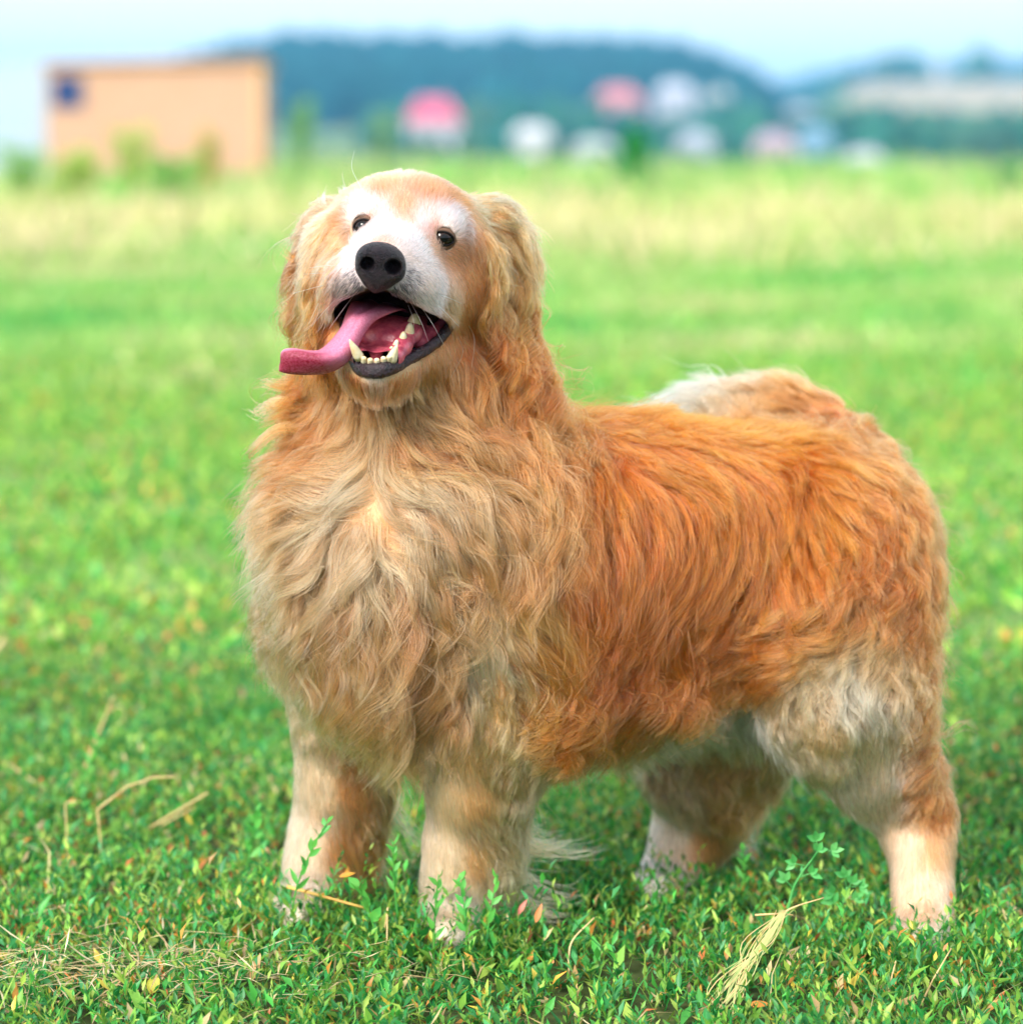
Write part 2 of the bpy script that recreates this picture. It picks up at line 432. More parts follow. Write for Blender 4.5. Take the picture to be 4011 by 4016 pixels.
sprig([(1140,3600,-.06),(1170,3460,-.06),(1230,3320,-.06),(1290,3215,-.06)], 'tall knotweed sprig rising before the far foreleg', 71, 13, .019, .0062, M_sprig)
sprig([(1560,3600,-.08),(1545,3450,-.08),(1540,3300,-.08)], 'upright knotweed sprig between the two forelegs', 72, 11, .017, .0055, M_sprig)
sprig([(1480,3680,-.1),(1440,3560,-.1),(1400,3470,-.1)], 'broad-leaved green sprig beside the far forepaw', 73, 7, .024, .010, M_sprig)
sprig([(1700,3780,-.12),(1705,3600,-.12),(1720,3430,-.12)], 'leafy sprig at the inner edge of the near forepaw', 74, 11, .018, .006, M_sprig)
sprig([(1830,3780,-.13),(1825,3600,-.13),(1800,3440,-.12)], 'leafy sprig in front of the middle of the near forepaw', 75, 11, .018, .006, M_sprig)
sprig([(1900,3760,-.12),(1920,3600,-.12),(1950,3430,-.11)], 'leafy sprig at the outer edge of the near forepaw', 76, 10, .018, .006, M_sprig)
sprig([(3560,3830,-.14),(3545,3720,-.14),(3530,3640,-.14)], 'short sprig before the near hind paw', 77, 8, .016, .006, M_sprig)
sprig([(270,3200,.5),(330,3050,.5),(390,2890,.5)], 'tall thin knotweed sprig among the dry stalks', 78, 12, .020, .006, M_sprig)
sprig([(960,3440,.15),(990,3300,.15),(1010,3180,.15)], 'leafy sprig standing clear of the far forepaw', 79, 9, .022, .009, M_sprig)
sprig([(2900,3500,.1),(2920,3420,.1),(2910,3330,.1)], 'dark sprig behind the far hind paw', 80, 9, .016, .006, M_sprig)
def clover(rows, label, seed):
    r = np.random.default_rng(seed); p = catmull(pts(rows), 24)
    root = empty('alfalfa_sprig', tuple(p[0])); bpy.context.view_layer.update()
    tag(root, label, 'sprig', 'green sprigs standing up by the paws')
    v, f = tube(p, np.linspace(.0018, .0010, len(p)), 7, up=(.3, .9, .2)); mesh_obj('stem', v, f, M_sprig2, root)
    for i, ang in ((10, -.6), (14, 1.0), (18, -1.2), (20, .4), (23, -.2), (23, 1.4)):
        b = p[i]; d0 = np.array([math.sin(ang), -.25, math.cos(ang)*.8])
        e = b + d0 / np.linalg.norm(d0) * .014
        v, f = tube(np.linspace(b, e, 5), np.full(5, .0007), 5, up=(.3, .9, .2)); mesh_obj('leaf_stalk', v, f, M_sprig2, root)
        for da in (-.9, 0, .9):
            d = np.array([math.sin(ang + da), -.3, math.cos(ang + da)])
            one_leaf(e, d, .0125 * r.uniform(.8, 1.2), .0072, M_sprig2, root, r.uniform(-.2, .3), (0, -1, .5))
clover([(3070,3700,-.1),(3100,3520,-.1),(3140,3430,-.1),(3210,3340,-.1)], 'alfalfa sprig with round leaves before the hind legs', 81)
clover([(3290,3640,-.05),(3300,3560,-.05),(3320,3480,-.05)], 'small alfalfa sprig next to the dry grass bundle', 82)
def bundle():
    r = np.random.default_rng(83)
    root = empty('grass_bundle', tuple(P(2810, 3990, -.25))); bpy.context.view_layer.update()
    tag(root, 'flattened bundle of pale seeding grass lying before the hind legs', 'grass bundle')
    for k in range(26):
        j = r.normal(0, 1, 4)
        rows = [(2790 + 55*j[0], 4010, -.27), (2890 + 40*j[1], 3850, -.25), (2980 + 26*j[2], 3700, -.22), (3075 + 20*j[3], 3570, -.19)]
        p = catmull(pts(rows), 16)
        v, f = tube(p, np.linspace(.0007, .0004, 16), 5, up=(.3, .9, .2))
        mesh_obj('blade', v, f, M_straw if k % 4 == 0 else M_pale, root)
    for rows in ([(3050,3600,-.19),(3110,3560,-.19),(3230,3522,-.18)], [(2960,3590,-.19),(3060,3585,-.19),(3110,3590,-.19)]):
        v, f = tube(catmull(pts(rows), 14), np.linspace(.0014, .0006, 14), 6, up=(.3, .9, .2)); mesh_obj('seed_head', v, f, M_straw, root)
bundle()
for px, py, Y, L_, W_, d, col, lab in ((3760,3760,-.1,.020,.009,(.8,.2,.4),(228,140,52),'orange fallen leaf beside the near hind paw'),
        (2930,3945,-.27,.026,.008,(1,.1,.1),(234,150,66),'long orange leaf lying over the grass bundle foot'),
        (985,3850,-.2,.032,.010,(.3,.1,1),(226,176,120),'upright tan dry leaf in the ground cover before the forepaws'),
        (590,3900,-.25,.024,.014,(.2,.1,.6),(206,200,70),'broad yellow leaf above the long flat straw'),
        (1880,3900,-.22,.018,.008,(1,.1,.2),(236,196,60),'yellow leaf below the near forepaw'),
        (2100,3620,-.1,.022,.007,(.3,.1,1),(232,140,80),'orange leaf standing by the feathers of the near foreleg'),
        (2030,3590,-.1,.020,.006,(.5,.1,.9),(228,130,110),'reddish leaf standing by the near forepaw'),
        (1330,3440,-.08,.018,.006,(1,.1,.3),(230,160,60),'small orange leaf above the golden straw')):
    m_ = material('fallen_leaf_colour', tuple(srgb(*col)), rough=.5, translucent=.3, noise=(120, .5, tuple(srgb(*col) * .7)))
    v, f = leaf_mesh2(P(px, py, Y), np.array(d, float), np.array([0, -.7, .7]), L_, W_, .15)
    tag(mesh_obj('fallen_leaf', v, f, m_), lab, 'leaf', 'coloured leaves in the ground cover')

# ---- shed and container beyond the weeds
def box(lo, hi):
    (a, b, c), (d, e, f) = lo, hi
    v = [(a,b,c),(d,b,c),(d,e,c),(a,e,c),(a,b,f),(d,b,f),(d,e,f),(a,e,f)]
    return np.array(v, float), [[0,3,2,1],[4,5,6,7],[0,1,5,4],[1,2,6,5],[2,3,7,6],[3,0,4,7]]
def boxes(name, lst, mat, parent, smooth=False):
    V, F, o = [], [], 0
    for lo, hi in lst:
        v, f = box(lo, hi); V.append(v); F += [[i + o for i in q] for q in f]; o += 8
    return mesh_obj(name, np.concatenate(V), F, mat, parent, smooth=smooth)
def build_shed():
    Y = 54.0
    x0, x1 = P(185, 500, Y)[0], P(1022, 500, Y)[0]
    zt0, zt1 = P(185, 262, Y)[2], P(1022, 243, Y)[2]
    sh = empty('shed', ((x0+x1)/2, Y, 0)); bpy.context.view_layer.update()
    tag(sh, 'tan wooden shed with one small dark window beyond the weeds', 'shed')
    mw = material('tan_boards', tuple(srgb(192, 150, 124)), rough=.85, noise=(1.2, .35, tuple(srgb(186, 142, 114))), bump=(8, .3, .01))
    d = 2.6
    v = np.array([(x0,Y,-.1),(x1,Y,-.1),(x1,Y+d,-.1),(x0,Y+d,-.1),(x0,Y,zt0),(x1,Y,zt1),(x1,Y+d,zt1-.12),(x0,Y+d,zt0-.12)])
    mesh_obj('wall', v, [[0,3,2,1],[4,5,6,7],[0,1,5,4],[1,2,6,5],[2,3,7,6],[3,0,4,7]], mw, sh, smooth=False)
    v2 = np.array([(x0-.12,Y-.15,zt0+.02),(x1+.12,Y-.15,zt1+.02),(x1+.12,Y+d+.15,zt1-.12),(x0-.12,Y+d+.15,zt0-.12)])
    v2 = np.concatenate([v2, v2 + np.array([0, 0, .07])])
    rf = mesh_obj('roof', v2, [[0,3,2,1],[4,5,6,7],[0,1,5,4],[1,2,6,5],[2,3,7,6],[3,0,4,7]], material('roof_sheet', tuple(srgb(196, 140, 92)), rough=.7, noise=(2, .4, tuple(srgb(196, 140, 96)))), sh, smooth=False)
    wx0, wx1 = P(205, 0, Y)[0], P(308, 0, Y)[0]; wz0, wz1 = P(0, 412, Y)[2], P(0, 306, Y)[2]
    fr = boxes('window', [((wx0-.05, Y-.05, wz0-.05), (wx1+.05, Y-.004, wz0)), ((wx0-.05, Y-.05, wz1), (wx1+.05, Y-.004, wz1+.05)), ((wx0-.05, Y-.05, wz0), (wx0, Y-.004, wz1)), ((wx1, Y-.05, wz0), (wx1+.05, Y-.004, wz1))],
               material('window_frame_dark', tuple(srgb(70, 84, 120)), rough=.6), sh)
    boxes('pane', [((wx0, Y-.03, wz0), (wx1, Y-.008, wz1))], material('window_glass_dark', tuple(srgb(28, 52, 104)), rough=.15), fr)
    boxes('corner_post', [((x1-.06, Y-.05, -.1), (x1+.04, Y-.004, zt1-.05))], material('corner_board', tuple(srgb(226, 176, 124)), rough=.8), sh)
    # pale container next to the shed
    Y2 = 56.5
    cx0, cx1 = P(-420, 0, Y2)[0], P(176, 0, Y2)[0]; zt = P(0, 246, Y2)[2]
    ct = empty('container', ((cx0+cx1)/2, Y2, 0)); bpy.context.view_layer.update()
    tag(ct, 'pale blue-white metal container standing next to the tan shed', 'container')
    mc = material('pale_sheet_metal', tuple(srgb(176, 194, 214)), rough=.5, noise=(1.5, .4, tuple(srgb(164, 188, 206))))
    boxes('body', [((cx0, Y2, -.1), (cx1, Y2+2.4, zt))], mc, ct)
    boxes('roof', [((cx0-.05, Y2-.05, zt+.003), (cx1+.05, Y2+2.45, zt+.06))], mc, ct)
    n = 16
    for k in range(n):
        xa = cx0 + (cx1-cx0) * (k + .2) / n
        boxes('rib', [((xa, Y2-.05, 0), (xa + .1, Y2-.003, zt-.05))], mc, ct)
build_shed()

# ---- village houses
def house(px, py_base, w_px, h_px, r, wall, roof, label, rot_=0.0, gable='x', rel_roof=.45):
    az = math.atan((px - 2005.5) / F_PX); y = r * math.cos(az) - 3; x = r * math.sin(az)
    base = P(px, py_base, y)[2]
    w = w_px * .84 / F_PX * r; h = h_px * .84 / F_PX * r; d = w * .7
    wall, roof = tuple(np.array(wall) * .68), tuple(np.array(roof) * .70)
    g = terrain(np.array([x]), np.array([y]))[0]
    z0 = min(g, base) - .3
    o = empty('house', (x, y, z0)); bpy.context.view_layer.update()
    tag(o, label, 'house', 'houses of the far village')
    hw = base + h * (1 - rel_roof); ht = base + h
    mw = material('house_wall', wall, rough=.85, noise=(.5, .3, tuple(np.array(wall) * .85)))
    mr = material('house_roof', roof, rough=.75, noise=(.8, .35, tuple(np.array(roof) * .8)))
    boxes('wall', [((x-w/2, y, z0), (x+w/2, y+d, hw))], mw, o)
    e = w * .05
    v = np.array([(x-w/2-e, y-e, hw), (x+w/2+e, y-e, hw), (x+w/2+e, y+d+e, hw), (x-w/2-e, y+d+e, hw), (x-w*.28, y+d/2, ht), (x+w*.28, y+d/2, ht)])
    rf = mesh_obj('roof', v, [[0,1,5,4],[1,2,5],[2,3,4,5],[3,0,4],[3,2,1,0]], mr, o, smooth=False)
    boxes('chimney', [((x+w*.15, y+d*.45, hw + (ht-hw)*.5), (x+w*.15+w*.05, y+d*.45+w*.05, ht + (ht-hw)*.18))], mw, rf)
    gl = material('house_window_glass', (.05, .07, .1), rough=.2)
    for k in (-.3, 0, .3):
        zc = base + (hw-base)*.35; ww = w*.07
        win = boxes('window', [((x+k*w-ww, y-.12, zc), (x+k*w+ww, y-.01, zc+(hw-base)*.35))], mw, o)
        boxes('pane', [((x+k*w-ww*.8, y-.16, zc+(hw-base)*.03), (x+k*w+ww*.8, y-.125, zc+(hw-base)*.32))], gl, win)
WHT, CRM, LIL = (.72, .72, .74), (.62, .58, .52), (.60, .60, .70)
house(1700, 545, 250, 190, 330, (.66, .68, .74), tuple(srgb(226, 96, 128)), 'white house with a bright pink-red roof below the wooded hill', rel_roof=.58)
house(2085, 590, 190, 120, 300, WHT, (.74, .74, .76), 'white house with a white roof standing below the wood edge')
house(2420, 440, 220, 120, 520, tuple(srgb(228, 180, 186)), tuple(srgb(226, 128, 130)), 'pink house with a salmon roof high on the slope', rel_roof=.6)
house(2640, 430, 180, 130, 540, LIL, (.62, .62, .72), 'lilac-white house beside the pink house on the slope')
house(2800, 425, 150, 100, 560, CRM, (.55, .60, .58), 'pale cream house between the lilac and the maroon-roofed house', rel_roof=.4)
house(2920, 420, 130, 90, 570, tuple(srgb(180, 140, 150)), tuple(srgb(128, 70, 92)), 'house with a dark maroon roof on the slope', rel_roof=.7)
house(2330, 620, 200, 90, 240, (.62, .66, .64), (.58, .63, .62), 'long low grey-green house behind the young tree')
house(2720, 610, 170, 110, 280, LIL, (.50, .54, .66), 'grey-blue house low in the village')
house(3030, 620, 190, 120, 250, tuple(srgb(222, 186, 188)), tuple(srgb(190, 170, 190)), 'pale pink house low in the village')
house(3190, 600, 150, 120, 270, tuple(srgb(140, 180, 208)), tuple(srgb(130, 170, 200)), 'light blue house low in the village')
house(3130, 480, 140, 80, 480, LIL, (.50, .54, .64), 'small grey house among the trees above the blue one')
house(3380, 690, 190, 120, 190, (.62, .62, .68), (.60, .58, .64), 'pale grey house at the edge of the dark trees')
house(3640, 300, 110, 60, 900, WHT, (.6, .6, .64), 'tiny white house high on the far ridge')

# ---- woods: masses of tree crowns on the hills
ICO = None
def icosphere():
    t = (1 + 5 ** .5) / 2
    v = np.array([(-1,t,0),(1,t,0),(-1,-t,0),(1,-t,0),(0,-1,t),(0,1,t),(0,-1,-t),(0,1,-t),(t,0,-1),(t,0,1),(-t,0,-1),(-t,0,1)], float)
    v /= np.linalg.norm(v[0])
    f = [(0,11,5),(0,5,1),(0,1,7),(0,7,10),(0,10,11),(1,5,9),(5,11,4),(11,10,2),(10,7,6),(7,1,8),(3,9,4),(3,4,2),(3,2,6),(3,6,8),(3,8,9),(4,9,5),(2,4,11),(6,2,10),(8,6,7),(9,8,1)]
    V = [tuple(q) for q in v]; F = []; cache = {}
    def midp(a, b):
        k = (min(a, b), max(a, b))
        if k not in cache:
            m = (np.array(V[a]) + np.array(V[b])); m /= np.linalg.norm(m); V.append(tuple(m)); cache[k] = len(V) - 1
        return cache[k]
    for a, b, c in f:
        ab, bc, ca = midp(a, b), midp(b, c), midp(c, a)
        F += [(a, ab, ca), (b, bc, ab), (c, ca, bc), (ab, bc, ca)]
    return np.array(V), np.array(F)
def woods(name, label, seed, n, azr, rr, size, cols, keep=None):
    r = np.random.default_rng(seed); v0, f0 = icosphere()
    az = np.radians(r.uniform(*azr, n)); R_ = np.sqrt(r.uniform(rr[0]**2, rr[1]**2, n))
    x, y = R_ * np.sin(az), R_ * np.cos(az) - 3
    if keep is not None:
        k = keep(np.degrees(az), R_, r.random(n)); x, y = x[k], y[k]; n = len(x)
    s = size * r.uniform(.7, 1.35, n); z = terrain(x, y) + s * .55
    dv = 1 + .22 * r.normal(0, 1, (n, len(v0)))
    v = v0[None] * dv[..., None] * (s[:, None, None] * np.array([.62, .62, .75])) + np.stack([x, y, z], 1)[:, None]
    f = f0[None] + (np.arange(n) * len(v0))[:, None, None]
    c = np.array(cols)[r.integers(0, len(cols), n)] * np.exp(r.normal(0, .2, n))[:, None]
    o = mesh_obj(name, v.reshape(-1, 3), f.reshape(-1, 3), M_wood, colors=np.repeat(c, len(v0), 0), smooth=False)
    tag(o, label, 'wood', kind='stuff')
M_wood = material('wood_foliage', attr='tint', rough=.9, noise=(.25, .5, (.006, .035, .03)), spec=.1)
DK = [(.006, .070, .080), (.009, .085, .090), (.005, .058, .072)]  # far crowns: the blue of the distant haze is painted into the foliage colour
MD = [(.018, .11, .075), (.030, .13, .075), (.018, .10, .070), (.06, .15, .09)]
woods('forest', 'dark wooded hill behind the village', 41, 3200, (-8.5, 5.0), (560, 1050), 7.5, DK)
woods('forest', 'dark tree line along the far ridge', 42, 900, (2.5, 14), (1500, 1680), 7, DK)
woods('forest', 'trees and hedges scattered on the slope behind the houses', 43, 420, (3.6, 14), (430, 1450), 6, MD, lambda a, R_, q: (q < .55) & ~((a > 6.5) & (R_ > 420) & (R_ < 830)))
woods('forest', 'garden trees round the village houses', 44, 260, (-3.0, 14), (345, 470), 4.0, MD)
woods('forest', 'low garden bushes before the village houses', 46, 90, (-3.0, 12), (205, 235), .9, MD)
woods('forest', 'dark bushes below the pale field', 45, 200, (6.0, 14), (290, 400), 3.6, MD)

# pale stubble field on the slope
def stubble():
    az = np.radians(np.linspace(6.9, 16, 40)); rr = np.linspace(590, 800, 24)
    A_, R_ = np.meshgrid(az, rr, indexing='ij'); x, y = R_*np.sin(A_), R_*np.cos(A_) - 3
    v = np.stack([x, y, terrain(x, y) + 1.0], -1).reshape(-1, 3)
    o = mesh_obj('field', v, grid_faces(40, 24), material('stubble', tuple(srgb(164, 148, 120)), rough=.95, noise=(.05, .4, tuple(srgb(150, 138, 106)))))
    tag(o, 'pale harvested field on the slope above the dark bushes', 'field', kind='structure')
stubble()

# young tree in the meadow
def young_tree():
    r = np.random.default_rng(51); Y = 42.0
    b = P(2490, 700, Y); b[2] = 0; top = P(2490, 515, Y)[2]
    t = empty('young_tree', tuple(b)); bpy.context.view_layer.update()
    tag(t, 'small dark green young tree standing alone in the meadow', 'tree')
    n = 1500; h = r.random(n) ** .8; rad = .27 * (1 - h) ** .7 * (.5 + .5*np.sqrt(r.random(n))) + .02
    a = r.random(n) * 6.28
    p = np.stack([b[0] + rad*np.cos(a), b[1] + rad*np.sin(a), .18 + (top-.18)*h], 1)
    d = np.stack([np.cos(a), np.sin(a), r.uniform(-.2, .9, n)], 1)
    v, f = leaf_mesh(p, d, unit(r, n), r.uniform(.08, .16, n), r.uniform(.04, .07, n), r.uniform(0, .3, n))
    c = np.repeat(np.array([srgb(40, 168, 76), srgb(30, 140, 64), srgb(60, 180, 84)])[r.integers(0, 3, n)], 5, 0)
    mesh_obj('crown', v, f, M_leaf, t, colors=c, smooth=False)
    k = np.linspace(0, 1, 8)
    tv = []
    for q in k: 
        for s_ in range(6): tv.append((b[0] + .03*(1-q*.8)*math.cos(s_), b[1] + .03*(1-q*.8)*math.sin(s_), -.05 + top*.85*q))
    mesh_obj('trunk', np.array(tv), grid_faces(8, 6, True), material('bark', (.12, .08, .05), rough=.9), t)
young_tree()
# tall weeds in front of the shed
def tall_weed(px, py_top, Y, spread, cols, label, seed):
    r = np.random.default_rng(seed)
    b = P(px, 700, Y); b[2] = terrain(b[:1], b[1:2])[0]; top = P(px, py_top, Y)[2]
    t = empty('tall_weed', tuple(b)); bpy.context.view_layer.update()
    tag(t, label, 'weed', 'tall weeds growing before the shed and the village')
    n = 420; ns = 9
    st = r.normal(0, spread, (ns, 2)); k = r.integers(0, ns, n); h = r.random(n) ** .7
    p = np.stack([b[0] + st[k, 0]*h, b[1] + st[k, 1]*h, b[2] + (top - b[2]) * h * r.uniform(.8, 1, ns)[k]], 1)
    v, f = leaf_mesh(p, unit(r, n, -.2, 1), unit(r, n), r.uniform(.07, .18, n), r.uniform(.03, .07, n), r.uniform(0, .4, n))
    c = np.repeat(np.array(cols)[r.integers(0, len(cols), n)], 5, 0)
    mesh_obj('foliage', v, f, M_leaf, t, colors=c, smooth=False)
    for q in range(ns):
        path = np.stack([b + (np.array([st[q,0], st[q,1], (top-b[2])*.9])) * u for u in np.linspace(0, 1, 5)])
        tv = np.concatenate([path + np.array([.008*math.cos(a), .008*math.sin(a), 0]) for a in (0, 2.1, 4.2)]).reshape(3, 5, 3).transpose(1, 0, 2).reshape(-1, 3)
        mesh_obj('stem', tv, grid_faces(5, 3, True), M_stem, t)
M_stem = material('weed_stem', tuple(srgb(96, 130, 60)), rough=.8)
YG = [srgb(176, 204, 84), srgb(150, 196, 84), srgb(196, 206, 96)]
tall_weed(520, 500, 34, .16, YG, 'bushy yellow-green weed standing before the middle of the shed', 61)
tall_weed(830, 515, 36, .08, [srgb(226, 190, 80), srgb(200, 186, 80), srgb(120, 170, 70)], 'yellow flowering weed before the shed near its plain end', 62)
tall_weed(1175, 385, 40, .10, [srgb(130, 176, 110), srgb(140, 186, 104), srgb(110, 180, 104)], 'tall thin green weed beside the end of the shed', 63)
tall_weed(1505, 430, 44, .07, [srgb(150, 176, 116), srgb(130, 168, 110)], 'thin grey-green weed next to the pink-roofed house', 64)
tall_weed(90, 560, 33, .22, [srgb(130, 186, 92), srgb(150, 196, 92)], 'green weeds before the pale container', 65)
tall_weed(300, 590, 30, .22, YG, 'low yellow-green weed before the shed window end', 66)
tall_weed(680, 590, 31, .2, [srgb(120, 186, 80), srgb(140, 194, 80)], 'low green weed before the shed between two taller ones', 67)
tall_weed(3960, 640, 40, .12, [srgb(70, 150, 90), srgb(100, 170, 90)], 'green weed below the dark bushes', 68)
# ------------------------------------------------------------------ air
hz = bpy.data.materials.new('haze_air'); hz.use_nodes = True
hn = hz.node_tree; hn.nodes.clear()
pv = hn.nodes.new('ShaderNodeVolumePrincipled'); pv.inputs['Color'].default_value = (.20, .60, 1.0, 1)
pv.inputs['Density'].default_value = .00052; pv.inputs['Anisotropy'].default_value = .0
ho = hn.nodes.new('ShaderNodeOutputMaterial'); hn.links.new(pv.outputs[0], ho.inputs['Volume'])
hb = boxes('haze', [((-2300, -2300, -6), (2300, 2300, 62))], hz, None)
tag(hb, 'thin blue summer haze over the far hills', 'haze', kind='stuff')
print('place', round(time.time() - T0, 1))

# ------------------------------------------------------------------ signed distance modelling
def sd_capsule(p, a, b, ra, rb):
    ab = (b - a).astype(np.float32); pa = p - a.astype(np.float32)
    t = np.clip((pa @ ab) / max(float(ab @ ab), 1e-9), 0, 1)
    q = pa - t[:, None] * ab
    return np.sqrt((q * q).sum(1)) - (ra + (rb - ra) * t)
def sd_ellipsoid(p, c, r, R=None):
    q = p - c.astype(np.float32)
    if R is not None: q = q @ R.astype(np.float32)
    r = np.asarray(r, np.float32)
    k0 = np.sqrt(((q / r) ** 2).sum(1)); k1 = np.sqrt(((q / (r * r)) ** 2).sum(1))
    return k0 * (k0 - 1.0) / np.maximum(k1, 1e-6)
def smin(a, b, k):
    h = np.maximum(k - np.abs(a - b), 0) / k
    return np.minimum(a, b) - h * h * k * 0.25
def rot(axis, deg):
    a = math.radians(deg); c, s = math.cos(a), math.sin(a)
    return {'x': np.array([[1,0,0],[0,c,-s],[0,s,c]]), 'y': np.array([[c,0,s],[0,1,0],[-s,0,c]]), 'z': np.array([[c,-s,0],[s,c,0],[0,0,1]])}[axis]
class Sdf:
    """list of blobs: ('cap', a, b, ra, rb, k, sign) and ('ell', c, r, R, k, sign)"""
    def __init__(s): s.ops = []
    def chain(s, pts, k=0.04, sub=False):
        for q0, q1 in zip(pts[:-1], pts[1:]):
            s.ops.append(('cap', P(*q0[:3]), P(*q1[:3]), q0[3], q1[3], k, sub))
    def ell(s, px, py, Y, r, R=None, k=0.03, sub=False):
        s.ops.append(('ell', P(px, py, Y), r, R, k, sub))
    def __call__(s, p, cull=None):
        d = np.full(len(p), 1.0, np.float32)
        lo, hi = p.min(0), p.max(0)
        for op in s.ops:
            if cull is not None:                                   # skip blobs far from this batch of points
                a, b = (op[1], op[2]) if op[0] == 'cap' else (op[1], op[1])
                r = max(op[3], op[4]) if op[0] == 'cap' else max(op[2])
                if np.any(np.minimum(a, b) - r - cull > hi) or np.any(np.maximum(a, b) + r + cull < lo): continue
            if op[0] == 'cap':
                e = sd_capsule(p, op[1], op[2], op[3], op[4]); k, sub = op[5], op[6]
            else:
                e = sd_ellipsoid(p, op[1], op[2], op[3]); k, sub = op[4], op[5]
            d = -smin(-d, e, k) if sub else smin(d, e, k)
        return d
def grid_eval(f, lo, hi, h, coarse=4, band=2.2):
    """narrow-band evaluation on a fine grid; returns values, plus the coarse grid"""
    n = np.ceil((np.asarray(hi) - lo) / (h * coarse)).astype(int)
    H = h * coarse
    ax = [lo[i] + H * np.arange(n[i] + 1) for i in range(3)]
    gx, gy, gz = np.meshgrid(*ax, indexing='ij')
    cv = f(np.stack([gx.ravel(), gy.ravel(), gz.ravel()], 1).astype(np.float32)).reshape(n + 1)
    fine = np.empty((n[0]*coarse + 1, n[1]*coarse + 1, n[2]*coarse + 1), np.float32)
    # blocks: cells of the coarse grid whose corners come near the surface
    cmin = np.minimum.reduce([np.abs(cv[i:n[0]+i, j:n[1]+j, k:n[2]+k]) for i in (0,1) for j in (0,1) for k in (0,1)])
    act = cmin < H * band
    up = np.repeat(np.repeat(np.repeat(cv, coarse, 0), coarse, 1), coarse, 2)[:fine.shape[0], :fine.shape[1], :fine.shape[2]]
    fine[:] = np.where(up < 0, -H, H)
    m = np.zeros(fine.shape, bool)
    a = np.repeat(np.repeat(np.repeat(act, coarse, 0), coarse, 1), coarse, 2)
    m[:-1, :-1, :-1] |= a; m[1:, 1:, 1:] |= a; m[1:, :-1, :-1] |= a; m[:-1, 1:, :-1] |= a; m[:-1, :-1, 1:] |= a
    I = np.argwhere(m)
    vals = np.empty(len(I), np.float32)
    key = (I[:,0] // 16 * 64 + I[:,1] // 16) * 64 + I[:,2] // 16
    order = np.argsort(key, kind='stable')
    cuts = np.concatenate([[0], np.flatnonzero(np.diff(key[order])) + 1, [len(I)]])
    for s, e in zip(cuts[:-1], cuts[1:]):
        j = order[s:e]
        vals[j] = f(I[j].astype(np.float32) * h + np.asarray(lo, np.float32), .07)
    fine[m] = vals
    return fine, cv, H
def surface_nets(V, lo, h):
    s = V < 0
    nx, ny, nz = V.shape
    cnt = sum(s[i:nx-1+i, j:ny-1+j, k:nz-1+k].astype(np.int8) for i in (0,1) for j in (0,1) for k in (0,1))
    C = np.argwhere((cnt > 0) & (cnt < 8))
    idx = np.full((nx-1, ny-1, nz-1), -1, np.int64)
    idx[C[:,0], C[:,1], C[:,2]] = np.arange(len(C))
    corners = [(i,j,k) for i in (0,1) for j in (0,1) for k in (0,1)]
    vals = {c: V[C[:,0]+c[0], C[:,1]+c[1], C[:,2]+c[2]] for c in corners}
    acc = np.zeros((len(C), 3)); n = np.zeros(len(C))
    for c0 in corners:
        for ax in range(3):
            if c0[ax]: continue
            c1 = list(c0); c1[ax] = 1; c1 = tuple(c1)
            a, b = vals[c0], vals[c1]
            x = (a < 0) != (b < 0)
            t = np.where(x, a / np.where(x, a - b, 1), 0)
            p = np.tile(np.array(c0, float), (len(C), 1)); p[:, ax] = t
            acc += p * x[:, None]; n += x
    v = (C + acc / n[:, None]) * h + np.asarray(lo)
    faces = []
    for ax in range(3):
        sl0 = [slice(None)]*3; sl1 = [slice(None)]*3
        sl0[ax] = slice(0, -1); sl1[ax] = slice(1, None)
        a, b = s[tuple(sl0)], s[tuple(sl1)]
        E = np.argwhere(a != b)
        o1, o2 = [(1,2),(2,0),(0,1)][ax]
        E = E[(E[:,o1] > 0) & (E[:,o2] > 0) & (E[:,o1] < V.shape[o1]-1) & (E[:,o2] < V.shape[o2]-1)]
        inside = s[E[:,0], E[:,1], E[:,2]]
        q = []
        for d1, d2 in ((1,1),(0,1),(0,0),(1,0)):
            X = E.copy(); X[:,o1] -= d1; X[:,o2] -= d2
            q.append(idx[X[:,0], X[:,1], X[:,2]])
        q = np.stack(q, 1)
        q[~inside] = q[~inside][:, ::-1]
        faces.append(q)
    return v, np.concatenate(faces)
def smooth_mesh(v, f, it=2, lam=0.5):
    e = np.concatenate([f[:, [0,1]], f[:, [1,2]], f[:, [2,3]], f[:, [3,0]]])
    deg = np.bincount(e.ravel(), minlength=len(v))[:, None]
    for k in range(it):
        for l in (lam, -lam * 1.04):
            s = np.zeros_like(v)
            for c in range(3):
                s[:, c] = np.bincount(e[:,0], v[e[:,1], c], len(v)) + np.bincount(e[:,1], v[e[:,0], c], len(v))
            v = v + l * (s / np.maximum(deg, 1) - v)
    return v

# ================================================================== THE DOG
S = Sdf()
# trunk
S.chain([(1640,2200,.00,.125), (2150,2210,.05,.142), (2500,2180,.09,.132), (2850,2150,.125,.112), (3180,2170,.14,.112)], k=.06)
S.ell(1530,2130,-.02,(.100,.10,.165), k=.06)                       # forechest
S.ell(1510,2450,-.02,(.085,.085,.11), k=.06)
S.ell(2020,2300,-.045,(.085,.07,.13), k=.05)                       # near shoulder
S.ell(1330,2350,.05,(.07,.07,.13), k=.05)                          # far shoulder
S.chain([(2150,2500,.05,.115),(2600,2420,.10,.10)], k=.05)         # rib floor
# neck
S.chain([(1610,1130,.015,.078),(1670,1480,.0,.098),(1700,1850,.0,.125)], k=.05)
